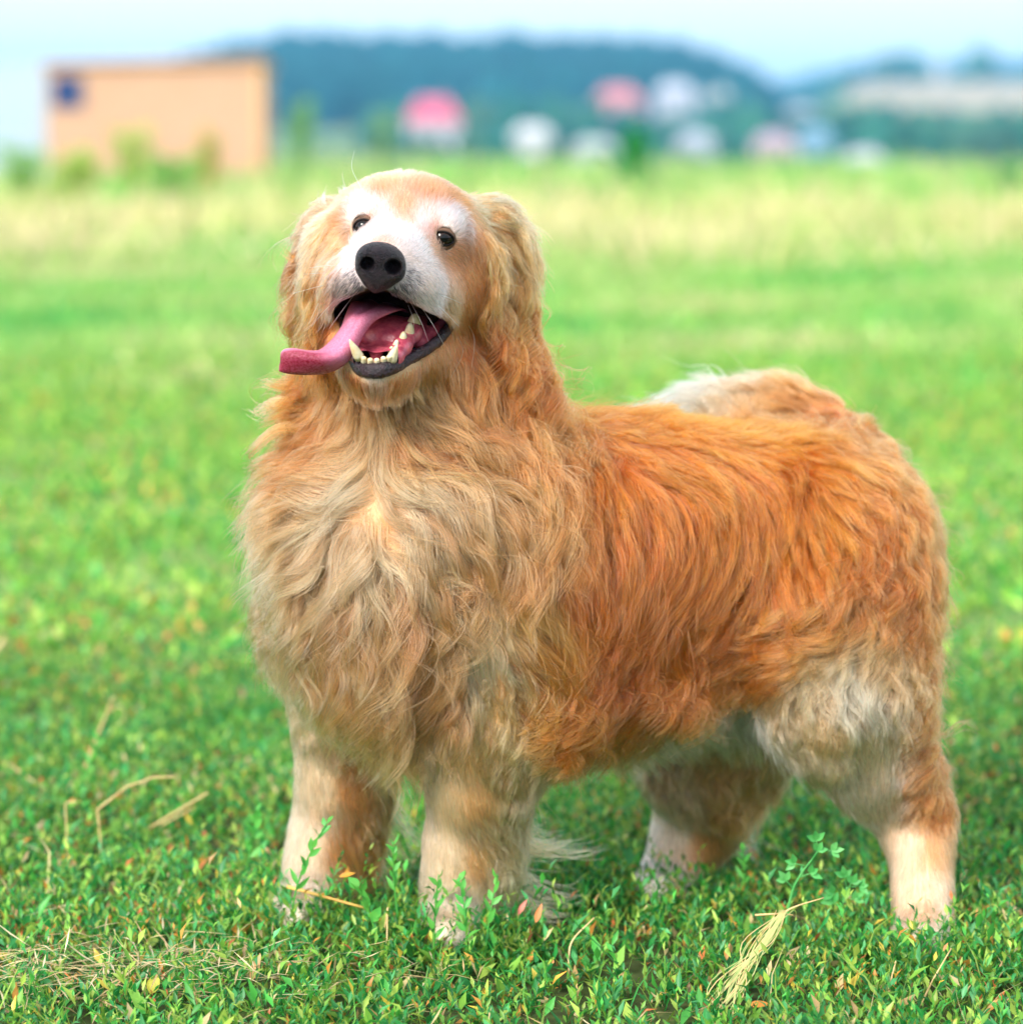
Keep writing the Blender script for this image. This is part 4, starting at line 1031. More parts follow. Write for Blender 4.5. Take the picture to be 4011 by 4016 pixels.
# ------------------------------------------------------------------ coat
# groom chart: photo position, hair direction (right, down), length mm, wave mm, wave length mm, lift, colour
GROOM = """
head 1490 950  .1 -1     7  0 40 .15 244 214 200
head 1577 907  .05 -1    9  0 40 .15 252 242 242
head 1580 815  .0 -1    11  0 40 .15 243 206 176
head 1500 735 -.2 -1    12  0 40 .15 242 204 172
head 1690 745  .3 -1    12  0 40 .15 241 202 168
head 1590 860  .0 -1    10  0 40 .15 244 212 186
head 1420 822 -.3 -.8   10  0 40 .15 253 245 245
head 1490 850 -.1 -1     9  0 40 .15 251 240 238
head 1765 865  .5 -.7   10  0 40 .15 253 245 245
head 1670 870  .2 -1     9  0 40 .15 251 240 238
head 1330 850 -.8 -.3   13  0 40 .15 241 202 165
head 1360 800 -.6 -.6   13  0 40 .15 242 204 170
head 1860 890  .8 .1    13  0 40 .15 238 190 142
head 1800 800  .7 -.4   13  0 40 .15 240 196 152
head 1455 856 -.2 -.9    7  0 40 .15 205 165 128
head 1697 893  .1 -.9    7  0 40 .15 200 160 122
head 1440 925  .0 -1     7  0 40 .15 250 238 234
head 1650 960  .6 -.6    7  0 40 .15 252 242 240
head 1700 985  .7 -.1    7  0 40 .15 236 206 176
head 1360 950 -.9 .4     9  0 40 .15 238 208 180
head 1780 1000 .8 .4    10  0 40 .15 236 200 164
head 1850 1080 .7 .7    16  0 40 .2 236 194 148
head 1860 1200 .5 .9    18  1 40 .2 234 190 142
head 1880 960 .5 .9     13  0 40 .15 238 190 144
head 1895 1080 .4 .95   15  0 40 .15 234 188 140
head 1870 1290 .4 .95   20  1 40 .2 230 182 132
head 1268 960 -.5 .9    12  0 40 .15 240 200 160
head 1262 1080 -.4 .95  14  0 40 .15 236 194 150
head 1780 1180 .6 .7    14  0 40 .15 240 208 172
head 1800 1310 .4 .9    20  2 40 .2 235 192 146
head 1700 1420 .3 .95   20  1 40 .2 236 198 154
head 1580 1480 .1 1     20  1 40 .2 234 194 150
head 1290 1070 -.6 .8   15  0 40 .15 240 206 172
head 1290 1200 -.4 .9   18  0 40 .15 234 190 146
head 1330 1320 -.3 .95  20  1 40 .15 228 178 130
head 1640 1060 .9 .2     7  0 40 .15 252 243 240
head 1690 1130 .9 .5     8  0 40 .15 248 234 224
head 1600 1000 .7 -.4    6  0 40 .15 251 238 232
head 1375 1050 -.9 .3    6  0 40 .15 250 244 248
head 1340 1130 -.8 .6    8  0 40 .15 244 232 224
head 1440 1130 -.35 1    6  0 40 .15 190 182 188
head 1400 1150 -.5 .9    7  0 40 .15 225 218 222
head 1520 1140 .25 1     7  0 40 .15 180 172 178
head 1580 1170 .4 .9     8  0 40 .15 215 206 208
head 1640 1190 .5 .9     9  0 40 .15 246 238 234
head 1470 1480 -.05 1    9  0 40 .35 246 238 230
head 1470 1520 -.05 1   26  1 40 .3 232 186 138
head 1400 1490 -.2 1    24  1 40 .3 232 186 138
head 1540 1490 .2 1     24  1 40 .3 232 188 140
chest 1550 1580 .15 1   30  2 60 .15 226 176 124
chest 1680 1520 .3 1    30  2 60 .15 222 168 112
chest 1430 1560 -.1 1   34  2 60 .15 224 172 120
chest 1340 1560 -.35 .95 45 4 60 .2 214 150 92
chest 1800 1480 .3 1    42  4 60 .2 212 148 88
ear 1890 835  .8 -.3    20  1 50 .3 242 198 152
ear 1950 870  .8 .3     28  3 60 .3 238 188 138
ear 1995 960  .5 .9     40  5 60 .22 228 170 114
ear 1910 960  .3 1      38  4 60 .15 226 166 108
ear 1920 1100 -.1 1     50  6 55 .15 212 146 84
ear 2000 1100 .25 1     54  8 52 .22 212 148 86
ear 1930 1250 -.1 1     84 12 50 .22 202 130 66
ear 2000 1250 .1 1      90 14 48 .26 204 132 70
ear 1300 850 -.7 -.2    22  2 60 .3 246 210 168
ear 1262 950 -.5 .8     32  4 60 .22 238 192 146
ear 1320 960 -.2 .9     28  3 60 .15 240 200 158
ear 1300 1080 -.1 1     48  6 55 .15 214 150 90
ear 1240 1100 -.3 1     54  8 52 .24 210 144 82
ear 1225 1210 -.25 1    78 12 48 .28 204 132 70
ear 1270 1210 .0 1      74 11 50 .22 202 130 66
chest 1900 1440 .2 1    62  8 60 .25 206 138 76
chest 2030 1520 .35 .95 60  8 55 .25 208 140 80
chest 2140 1680 .5 .9   50  7 50 .25 212 146 86
chest 1190 1530 -.7 .7  52  9 55 .25 208 140 80
chest 1170 1680 -.9 .4  62  9 58 .28 212 148 92
chest 1290 1700 -.9 .45 75  8 60 .2 210 146 90
chest 1470 1700 -.1 1   42  3 60 .12 228 182 136
chest 1560 1680 .5 .9   52  5 60 .15 216 162 108
chest 1700 1720 .9 .5   74  8 62 .2 212 152 94
chest 1850 1760 1 .35   82  9 62 .22 212 148 90
chest 1990 1740 .8 .6   66  9 55 .25 210 144 86
chest 1350 1800 -.9 .4  76  8 62 .2 222 168 116
chest 1200 1850 -.95 .4  64  9 60 .22 224 172 122
chest 1140 1950 -.8 .6  46  8 55 .2 228 178 130
chest 1440 1880 -.8 .5  55  5 60 .14 236 200 160
chest 1520 1900 .8 .5   62  6 60 .14 232 190 146
chest 1300 1990 -.95 .3 74  8 62 .2 230 184 140
chest 1130 2100 -.7 .7 44  6 50 .2 228 180 134
chest 1650 1950 .9 .5   84  9 66 .2 224 174 124
chest 1830 1960 1 .35   92 10 70 .22 218 160 104
chest 1990 1950 1 .35   80 10 62 .25 212 148 90
chest 1420 2100 -.6 .85 66  7 62 .14 232 192 150
chest 1490 2110 .4 .9   74  8 62 .14 230 186 140
chest 1250 2180 -.7 .75 74  9 62 .2 226 178 132
chest 1130 2270 -.5 .85 44  7 50 .2 230 184 140
chest 1640 2160 .75 .7  88  9 66 .2 222 172 122
chest 1830 2150 1 .5    70 10 66 .22 218 160 106
chest 1400 2330 -.2 1   78  9 62 .16 224 174 126
chest 1540 2330 .4 1    84  9 64 .16 220 168 118
chest 1220 2420 -.3 .95 70  8 60 .2 224 176 130
chest 1150 2480 -.3 .95  40  6 50 .18 230 186 142
chest 1700 2360 .6 .85  66  9 64 .2 216 162 110
chest 1350 2560 -.05 1  78  9 62 .18 216 164 112
chest 1500 2600 .15 1   74 10 62 .18 214 160 108
chest 1640 2600 .35 1   58  9 60 .18 208 150 96
chest 1500 2740 .2 1    66  8 60 .2 222 178 130
chest 1210 2600 -.1 1   46  5 50 .2 232 192 150
leg 1900 2330 .3 1      30  3 50 .12 230 190 144
leg 1880 2560 .15 1     24  1 50 .1 242 216 182
leg 1960 2720 .2 1      26  2 50 .12 236 198 154
body 2040 2280 .5 .9    44  5 50 .18 214 154 96
body 2080 2520 .6 .8    46  6 45 .2 208 142 80
body 2090 2720 .6 .75   50  7 42 .22 216 154 98
body 2150 1560 .6 .5    36  5 40 .3 208 130 64
body 2280 1610 .6 .8    42  5 45 .22 206 127 64
body 2150 1850 .2 1     48  6 46 .2 206 134 74
body 2330 1850 .05 1    50  5 50 .16 202 126 66
body 2250 2150 .0 1     52  5 55 .16 200 124 64
body 2480 1690 .9 -.2   30  4 40 .5 212 130 60
body 2720 1690 .7 -.4   28  3 40 .55 218 138 64
body 2950 1730 .7 -.2   28  3 40 .5 216 140 72
body 2600 1830 .4 .9    45  4 60 .18 206 128 64
body 2800 1850 .4 .9    46  4 60 .16 206 128 66
body 3030 1860 .5 .9    44  4 60 .16 208 132 68
body 2500 2080 .05 1    56  5 70 .14 201 124 63
body 2700 2100 .1 1     56  5 70 .14 203 126 64
body 2900 2120 .0 1     54  5 70 .14 205 129 67
body 3120 2010 .2 1     46  4 60 .15 207 133 72
body 3300 1880 .5 .7    42  4 50 .25 210 138 76
body 3080 2230 -.35 1   50  5 60 .16 203 129 69
body 2900 2350 -.65 .8  56  7 55 .18 200 126 66
body 2700 2380 -.4 .95  56  6 60 .16 201 125 63
body 2480 2400 -.1 1    56  7 55 .16 199 121 59
body 2330 2480 .25 .95  56  8 50 .2 197 119 57
body 2230 2680 .5 .85   60 10 45 .25 202 126 64
body 2430 2660 .4 .85   60 10 45 .25 201 124 62
body 2640 2580 .45 .85  58  9 45 .25 204 128 66
body 2790 2520 .2 .95   54 10 38 .25 206 134 74
body 2600 2760 .4 .7    44  4 60 .2 228 200 168
body 2850 2690 .3 .9    36  3 60 .2 238 222 200
body 2990 2430 -.2 1    50 11 34 .25 205 136 78
body 3150 2360 .5 .7    50  9 40 .2 212 150 96
leg 3410 2050 .3 1      46  5 60 .16 207 135 75
leg 3330 2230 -.05 1    46  5 60 .16 209 140 82
leg 3500 2220 .25 1     52  7 55 .2 205 132 74
leg 3590 2380 .35 .95    48  9 48 .22 210 144 88
leg 3190 2580 -.1 1    30  5 45 .18 237 204 168
leg 3340 2660 .05 1     36  3 50 .15 242 216 186
leg 3450 2520 .2 1      42  5 50 .18 232 192 150
leg 3590 2620 .45 .9    50 10 45 .26 222 168 118
leg 3610 2840 .35 .95    40 10 40 .22 216 158 108
leg 3610 3010 .2 1    32  7 40 .2 213 150 96
leg 3650 3120 .1 1     26  4 40 .15 207 138 80
leg 3230 2880 .25 1      24  4 45 .2 237 204 166
leg 3420 2900 .2 1     22  2 50 .12 240 212 180
leg 3440 3080 .15 1      21  2 50 .12 241 216 190
leg 3560 3280 .05 1     18  0 50 .1 238 210 184
leg 3670 3300 .1 1      18  0 50 .12 230 186 144
leg 3600 3480 .0 1       14  0 50 .1 236 206 180
leg 3612 3680 -.05 1     6  0 50 .1 242 222 204
leg 2620 2900 .1 1      30  3 50 .15 226 190 152
leg 2830 2920 .3 .95    40  4 50 .2 218 178 138
leg 2680 3080 .25 1     28  2 50 .15 228 194 160
leg 2830 3120 .4 .95    44  4 50 .2 224 178 130
leg 2650 3260 .05 1     16  0 50 .1 240 216 194
leg 2760 3290 .2 1      20  0 50 .12 226 180 136
leg 2600 3440 .0 1       8  0 50 .1 246 234 226
leg 1850 2950 .1 1      22  2 50 .1 235 198 156
leg 1990 2950 .2 1    24  3 45 .12 236 202 162
leg 1760 3100 .0 1      19  0 50 .1 238 208 174
leg 1890 3120 .2 1      18  1 50 .1 231 194 154
leg 1960 3150 .3 .95    26  3 45 .15 236 204 166
leg 1770 3350 .05 1     17  0 50 .1 241 216 188
leg 1870 3360 .25 1     16  0 50 .1 230 192 152
leg 1930 3350 .7 .7     42  4 50 .25 236 206 168
leg 1800 3530 .05 1     13  0 50 .1 243 220 196
leg 1760 3660 -.05 1     6  0 50 .1 244 226 208
leg 1230 2780 .0 1      22  3 50 .15 237 208 174
leg 1440 2880 .2 1      32  3 50 .18 214 166 120
leg 1240 3050 .0 1      19  0 50 .1 240 214 186
leg 1400 3060 .1 1      20  1 50 .12 220 178 136
leg 1220 3290 .0 1      16  0 50 .1 240 216 192
leg 1340 3320 .2 1      20  1 50 .12 222 180 138
leg 1390 3300 .45 .9    44  4 50 .2 222 174 124
leg 1210 3480 -.1 1      13  0 50 .1 240 216 194
leg 1180 3590 -.2 1      6  0 50 .1 244 226 210
tail 3360 1900 .3 .8    42  7 50 .2 207 136 78
tail 3340 1770 .3 .7    46  8 55 .22 212 148 94
tail 3260 1660 -.1 .6   60  8 55 .25 214 154 102
tail 3050 1630 -.8 .3   60  6 60 .2 220 166 118
tail 2800 1650 -1 .0   66  5 70 .25 246 222 196
tail 2900 1600 -1 -.15   60  5 70 .4 242 214 186
tail 3150 1610 -.7 -.1  52  6 60 .4 216 158 108
"""
RIGHT, UPV, TOCAM = np.array([1., 0, 0]), np.array([0, _sp, _cp]), np.array([0, -_cp, _sp])
from_cells = COARSE
def lookup(grid, p):
    """trilinear lookup in a coarse grid laid out like COARSE"""
    q = (p - LO) / HC
    n = np.array(grid.shape[:3])
    q = np.clip(q, 0, n - 1.001)
    i = q.astype(int); f = (q - i)
    out = 0
    for dx in (0, 1):
        wx = f[:, 0] if dx else 1 - f[:, 0]
        for dy in (0, 1):
            wy = f[:, 1] if dy else 1 - f[:, 1]
            for dz in (0, 1):
                wz = f[:, 2] if dz else 1 - f[:, 2]
                w = wx * wy * wz
                g = grid[i[:, 0]+dx, i[:, 1]+dy, i[:, 2]+dz]
                out = out + (w[:, None] * g if g.ndim > 1 else w * g)
    return out
GRAD = np.stack(np.gradient(COARSE, HC), -1).astype(np.float32)
bme = body.data
bvh = BVHTree.FromPolygons([tuple(x) for x in bv], [tuple(int(i) for i in q) for q in bf])
apos, adir, anum, areg = [], [], [], []
HAIR_GAMMA = np.array([1.40, 1.72, 1.62])                                  # single strands are deeper than the coat they make up
REG = ['head', 'ear', 'chest', 'body', 'leg', 'tail']
for ln in GROOM.strip().splitlines():
    w = ln.split()
    px, py, dx, dy = map(float, w[1:5])
    far = P(px, py, 1.0)
    d = Vector(far - CAM).normalized()
    hit = bvh.ray_cast(Vector(CAM), d, 6.0)
    if hit[0] is None:
        Ys = np.linspace(-.28, .4, 120); cand = np.array([P(px, py, y) for y in Ys])
        k = np.argmin(lookup(COARSE, cand)); loc = np.array(bvh.find_nearest(Vector(cand[k]))[0])
    else: loc = np.array(hit[0])
    v = RIGHT * dx - UPV * dy
    apos.append(loc); adir.append(v / np.linalg.norm(v)); areg.append(REG.index(w[0]))
    nums = list(map(float, w[5:12]))
    if w[0] == 'head':
        nums[3] *= .35; nums[0] *= .9
        nums[4], nums[5], nums[6] = nums[4] * .93, nums[5] * .905, nums[6] * .895
    elif w[0] == 'body' and nums[3] > .45: nums[0] *= 1.15; nums[3] = .75
    elif w[0] == 'body' and nums[1] <= 6: nums[0] *= 1.6; nums[1] *= .55; nums[2] *= 1.5; nums[3] *= .5
    elif w[0] == 'body': nums[0] *= 1.3; nums[1] *= 2.0; nums[2] *= .9; nums[3] *= 1.1
    elif w[0] == 'chest' and nums[0] > 40: nums[0] *= 1.3; nums[1] *= 1.7; nums[2] *= 1.45; nums[3] *= .7
    elif nums[0] > 22: nums[0] *= 1.3; nums[1] *= 1.5; nums[3] *= .7            # long coat: let the locks swing
    sat = 1 - min(nums[4:7]) / max(nums[4:7])
    kg = 1 + {'head': .5, 'leg': .50, 'chest': .22, 'ear': .2, 'tail': .2, 'body': .03}[w[0]] * min(1, sat / .25) * (1 - .85 * min(1, max(0, (sat - .42) / .2)))
    gm = {'chest': np.array([1.18, 1.66, 1.48]), 'leg': np.array([1.35, 1.62, 1.5]), 'ear': np.array([1.3, 1.72, 1.6]), 'body': np.array([1.50, 1.80, 1.80])}.get(w[0], HAIR_GAMMA)
    anum.append(nums[:4] + list(srgb(*nums[4:7]) ** (gm * np.array([1 + (kg-1)*.35, kg, kg]))) + list(srgb(*nums[4:7])))
apos, adir, anum, areg = np.array(apos, np.float32), np.array(adir, np.float32), np.array(anum, np.float32), np.array(areg)
ATT = np.concatenate([adir, anum], 1)            # 0-2 dir, 3 len, 4 wave, 5 wavelen, 6 lift, 7-9 strand colour, 10-12 coat colour
def idw(p, power=5.0, eps=.012):
    out = np.empty((len(p), ATT.shape[1]), np.float32); reg = np.empty(len(p), int)
    for s0 in range(0, len(p), 60000):
        q = p[s0:s0+60000].astype(np.float32)
        d2 = (q*q).sum(1)[:, None] + (apos*apos).sum(1)[None] - 2*q @ apos.T
        w = 1.0 / (np.maximum(d2, 0) + eps*eps) ** (power / 2)
        reg[s0:s0+60000] = areg[np.argmax(w, 1)]
        w /= w.sum(1)[:, None]
        out[s0:s0+60000] = w @ ATT
    return out, reg
gsh = COARSE.shape
cells = np.argwhere(np.abs(COARSE) < .11)
FIELD = np.zeros((*gsh, 3), np.float32)
fa, _ = idw(cells * HC + LO)
FIELD[cells[:,0], cells[:,1], cells[:,2]] = fa[:, :3]
vcol_att, _ = idw(bv)
print('fields', round(time.time() - T0, 1))

# skin colour under the coat
vc = vcol_att[:, 10:13] * .8
mouth_d = MOUTH(bv.astype(np.float32))
mk = np.clip(1 - (mouth_d - .001) / .003, 0, 1)[:, None]
vc = vc * (1 - mk) + np.array([.03, .006, .008]) * mk
for e in EYES:
    k = np.clip(1 - (np.linalg.norm(bv - e, axis=1) - .0132) / .0015, 0, 1)[:, None]
    vc = vc * (1 - k) + np.array([.03, .02, .016]) * k
at = bme.color_attributes.new('tint', 'FLOAT_COLOR', 'POINT')
c4 = np.ones((len(bv), 4), np.float32); c4[:, :3] = vc
at.data.foreach_set('color', c4.ravel())
bme.materials.clear(); bme.materials.append(material('undercoat_skin', attr='tint', rough=.9, noise=(60, .25, (.40, .24, .13)), bump=(400, .6, .002), spec=.1))

# ---- hair roots
tri = np.concatenate([bf[:, [0,1,2]], bf[:, [0,2,3]]])
A, B, C = bv[tri[:,0]], bv[tri[:,1]], bv[tri[:,2]]
tn = np.cross(B - A, C - A); area = .5*np.linalg.norm(tn, axis=1); tn /= np.maximum(2*area[:, None], 1e-12)
tc_ = (A + B + C) / 3
len_t = vcol_att[tri[:,0], 3]
toward = (tn * ((CAM - tc_) / np.linalg.norm(CAM - tc_, axis=1)[:, None])).sum(1)
dens = np.where(len_t < 14, 900000., np.where(len_t < 30, 330000., 210000.)) * np.where(toward < -.25, .35, 1.0)
nose_c = P(1490, 1040, -.239)
dn = NS(tc_.astype(np.float32))
dens *= (mouth_d[tri[:,0]] > .0012) * (dn > .0015)
for (px, py, hw, hh, sl), e, (ex, ey, f_) in zip(EYE_SPEC, EYES, EYE_AX):
    q = tc_ - e
    dens *= ((q @ ex) / (hw + .0012)) ** 2 + ((q @ ey) / (hh + .0016)) ** 2 + 9 * (np.linalg.norm(q, axis=1) > .03) > 1
lipd = np.min(np.linalg.norm(tc_[:, None][:, 0:1] - lp[None, ::3], axis=2), axis=1) if False else None
near_lip = np.zeros(len(tc_), bool)
sel = np.flatnonzero((tc_[:, 2] > .5) & (tc_[:, 1] < -.06))
near_lip[sel] = np.min(np.linalg.norm(tc_[sel][:, None] - lp[None, ::2], axis=2), axis=1) < .0085
dens *= ~near_lip
dens *= tc_[:, 2] > .004
def sample_roots(density):
    w = area * density
    n = int(w.sum())
    k = RNG.choice(len(tri), n, p=w / w.sum())
    r1, r2 = np.sqrt(RNG.random(n)), RNG.random(n)
    p = A[k]*(1-r1)[:, None] + B[k]*(r1*(1-r2))[:, None] + C[k]*(r1*r2)[:, None]
    return p, tn[k]
def norm(v): return v / np.maximum(np.linalg.norm(v, axis=-1, keepdims=True), 1e-9)
def soft_noise(p, seed, size):
    r = np.random.default_rng(100 + seed)
    o = 0
    for k in range(6):
        w = norm(r.normal(0, 1, 3)) * (2*np.pi / size) * r.uniform(.5, 1.2)
        o = o + np.sin(p @ w + r.random() * 6.28)
    return o / 1.8
def grow(p0, L, wave, wlen, lift, K, seed, high=False):
    """march guide hairs through the groom field along the body"""
    r = np.random.default_rng(seed)
    n = len(p0); pos = p0.copy(); out = np.empty((n, K, 3), np.float32); base = np.empty((n, K, 3), np.float32)
    ph = soft_noise(p0, 1, .10) * 3.2 + r.normal(0, .55, n); fr = r.uniform(.85, 1.2, n); am = r.uniform(.55, 1.4, n)
    jit = norm(r.normal(0, 1, (n, 3))) * r.uniform(.03, .22, n)[:, None] * np.interp(L, [.01, .05], [.25, 1])[:, None]
    jit = jit + .16 * np.stack([soft_noise(p0, 2, .13), soft_noise(p0, 3, .13), soft_noise(p0, 4, .13)], 1) * np.interp(L, [.015, .05], [.15, 1])[:, None]
    v = None; step = L / (K - 1)
    hs = r.uniform(.05, 1, n) * np.interp(L, [.006, .015, .03, .06, .1], [.0006, .0022, .006, .013, .02])         # resting height of the lock
    if high: hs = hs * .4 + np.interp(L, [.03, .06, .12], [.004, .009, .014])
    for k in range(K):
        t = k / (K - 1)
        g = norm(lookup(GRAD, pos)); sd = lookup(COARSE, pos)
        d = norm(lookup(FIELD, pos)) + jit
        dn_ = (d * g).sum(1)
        d = d - g * np.where(dn_ < 0, dn_, dn_ * .7)[:, None]
        d = norm(norm(d) + g * (lift * (1.15 - t) * 1.0)[:, None])
        v = d if v is None else norm(.5*v + .5*d)
        side = norm(np.cross(v, g))
        s = t * L
        a_ = wave * am * min(1, t * 1.6) ** .9
        w_ = 2*np.pi * s / wlen * fr + ph
        out[:, k] = pos + side * (a_ * (np.sin(w_) - np.sin(ph) * (1 - t)))[:, None] + g * (a_ * .45 * (np.cos(w_) - np.cos(ph)*(1-t)))[:, None]
        base[:, k] = pos
        pos = pos + v * step[:, None]
        sd2 = lookup(COARSE, pos); need = hs * min(1, (t + 1/K) * 2.0)
        g2 = norm(lookup(GRAD, pos))
        push = np.clip(need - sd2, 0, .02)
        pos = pos + g2 * push[:, None]
    return out
def interp_locks(root, gi, guides, Gl, L, clump, K, seed, fuzz=.0016):
    r = np.random.default_rng(seed)
    n = len(root); KG = guides.shape[1]
    t = np.linspace(0, 1, K); q = t * (KG - 1); i0 = np.minimum(q.astype(int), KG - 2); f = (q - i0)[None, :, None]
    g = guides[gi]
    gs = g[:, i0] * (1 - f) + g[:, i0 + 1] * f
    scale = (L / Gl[gi])[:, None, None]
    off = root - g[:, 0]
    c = (clump[:, None] * t[None] ** 1.1)[..., None]
    rel = gs - g[:, :1]
    p = root[:, None] + rel * np.minimum(scale, 1.25)
    tgt = g[:, :1] + rel * np.minimum(scale, 1.25) + off[:, None] * .12
    p = p * (1 - c) + tgt * c
    # loose strands
    fz = norm(r.normal(0, 1, (n, 3))) * (r.gamma(1.3, 1.0, n) * fuzz * np.interp(L, [.006, .015, .04, .1], [.12, .3, 1, 2]))[:, None]
    p += fz[:, None] * (t ** 1.6)[None, :, None]
    fz2 = norm(r.normal(0, 1, (n, 3))) * (fuzz * .5 * np.clip(L / .05, .2, 1.3))[:, None]
    p += fz2[:, None] * np.sin(t * 2*np.pi * 1.3)[None, :, None] * (t[None, :, None])
    return p
M_hair = bpy.data.materials.new('dog_hair'); M_hair.use_nodes = True
def hair_nodes():
    nt = M_hair.node_tree; N, L = nt.nodes, nt.links; N.clear()
    a = N.new('ShaderNodeAttribute'); a.attribute_name = 'tint'
    h = N.new('ShaderNodeBsdfHairPrincipled'); h.model = 'CHIANG'; h.parametrization = 'COLOR'
    L.new(a.outputs['Color'], h.inputs['Color'])
    h.inputs['Roughness'].default_value = .28; h.inputs['Radial Roughness'].default_value = .42
    h.inputs['Coat'].default_value = .0
    o = N.new('ShaderNodeOutputMaterial'); L.new(h.outputs[0], o.inputs[0])
hair_nodes()
def hair_object(name, strands, cols, rad, parent):
    """strands: list of (n,K,3) arrays; cols: list of (n,K,3); rad: list of (n,K)"""
    hc = bpy.data.hair_curves.new(name)
    sizes = []
    for s in strands: sizes += [s.shape[1]] * s.shape[0]
    hc.add_curves(sizes)
    pos = np.concatenate([s.reshape(-1, 3) for s in strands]).astype(np.float32)
    hc.attributes['position'].data.foreach_set('vector', pos.ravel())
    ra = hc.attributes.get('radius') or hc.attributes.new('radius', 'FLOAT', 'POINT')
    ra.data.foreach_set('value', np.concatenate([r.ravel() for r in rad]).astype(np.float32))
    ca = hc.attributes.new('tint', 'FLOAT_COLOR', 'POINT')
    c4 = np.ones((len(pos), 4), np.float32); c4[:, :3] = np.concatenate([c.reshape(-1, 3) for c in cols])
    ca.data.foreach_set('color', c4.ravel())
    hc.materials.append(M_hair)
    o = bpy.data.objects.new(name, hc); COL.objects.link(o)
    o.parent = parent; o.matrix_parent_inverse = parent.matrix_basis.inverted()
    return o
DENSITY = 1.0
roots, rn = sample_roots(dens * DENSITY)
ra_, rreg = idw(roots)
# long hair in fewer, wider locks; short hair in many small ones
gap = np.interp(ra_[:, 3], [6, 14, 30, 60, 90], [.0020, .0034, .0068, .0125, .0165])
loc_d = np.where(ra_[:, 3] < 14, 900000., np.where(ra_[:, 3] < 30, 330000., 210000.)) * DENSITY
gap = np.where((rreg == 3) | (rreg == 4), gap * .72, gap)
gsel = np.flatnonzero(RNG.random(len(roots)) < np.minimum(1, 1.0 / (gap**2 * loc_d)))
gr, ga = roots[gsel], ra_[gsel]
GL = ga[:, 3] * .001 * RNG.uniform(.7, 1.25, len(gr))
guides = grow(gr, GL, ga[:, 4]*.001, np.maximum(ga[:, 5], 20)*.001, ga[:, 6], 18, 11)
kd = KDTree(len(gr))
for i, p in enumerate(gr): kd.insert(p, i)
kd.balance()
rj = roots + RNG.normal(0, 1, roots.shape) * (gap * .22)[:, None]
gi = np.array([kd.find(p)[1] for p in rj])
print('roots', len(roots), 'guides', len(gr), round(time.time() - T0, 1))
lockv = RNG.normal(0, 1, len(gr))                       # every lock its own shade
lock_warm = RNG.normal(0, 1, len(gr))
hl = ra_[:, 3] * .001 * RNG.uniform(.72, 1.12, len(roots)) 
short = ra_[:, 3] < 20
strand_sets = {r: ([], [], []) for r in range(len(REG))}
def colour(idx, K):
    base = ra_[idx, 7:10]
    amp = np.where(short[idx], np.where(rreg[idx] == 4, .17, .09), .22)
    br = np.exp(lockv[gi[idx]] * amp + RNG.normal(0, .22, len(idx)))
    wm = lock_warm[gi[idx]] * .05
    c = base * br[:, None] * np.stack([1 - wm*.3, 1 + wm*.2, 1 + wm], 1)
    t = np.linspace(0, 1, K)
    grad = .82 + .24 * t                                 # hair bleaches towards its tip
    c = c[:, None] * grad[None, :, None]
    return np.clip(c, .004, .92)
muz = P(1488, 1122, -.225)
for K, mask in ((6, short), (16, ~short)):
    for rg in range(len(REG)):
        idx = np.flatnonzero(mask & (rreg == rg))
        if not len(idx): continue
        cl = np.clip(RNG.normal(.8, .16, len(idx)), .1, .97) * np.where(short[idx], .62 if rg == 4 else .3, 1.0) * (.8 if rg in (3, 4) else 1.0)
        p = interp_locks(roots[idx], gi[idx], guides, GL, hl[idx], cl, K, 5 + rg, fuzz=.0017)
        c = colour(idx, K)
        if rg == 0:                                      # salt and pepper round the nose
            q = roots[idx] - muz
            m_ = np.sqrt((q[:, 0] / .040) ** 2 + (q[:, 2] / .025) ** 2) + 9 * (q[:, 1] > .05)
            pr = np.clip(1.25 - m_, 0, 1) * .9
            dk = RNG.random(len(idx)) < pr
            c[dk] = np.array([.02, .017, .02])
            print('pepper', dk.sum(), len(dk))
        t = np.linspace(0, 1, K)
        r0 = np.where(short[idx], .00020, .00034) * RNG.uniform(.75, 1.25, len(idx))
        rad = r0[:, None] * (1 - .75 * t ** 2)[None]
        S_ = strand_sets[rg]; S_[0].append(p); S_[1].append(c); S_[2].append(rad)
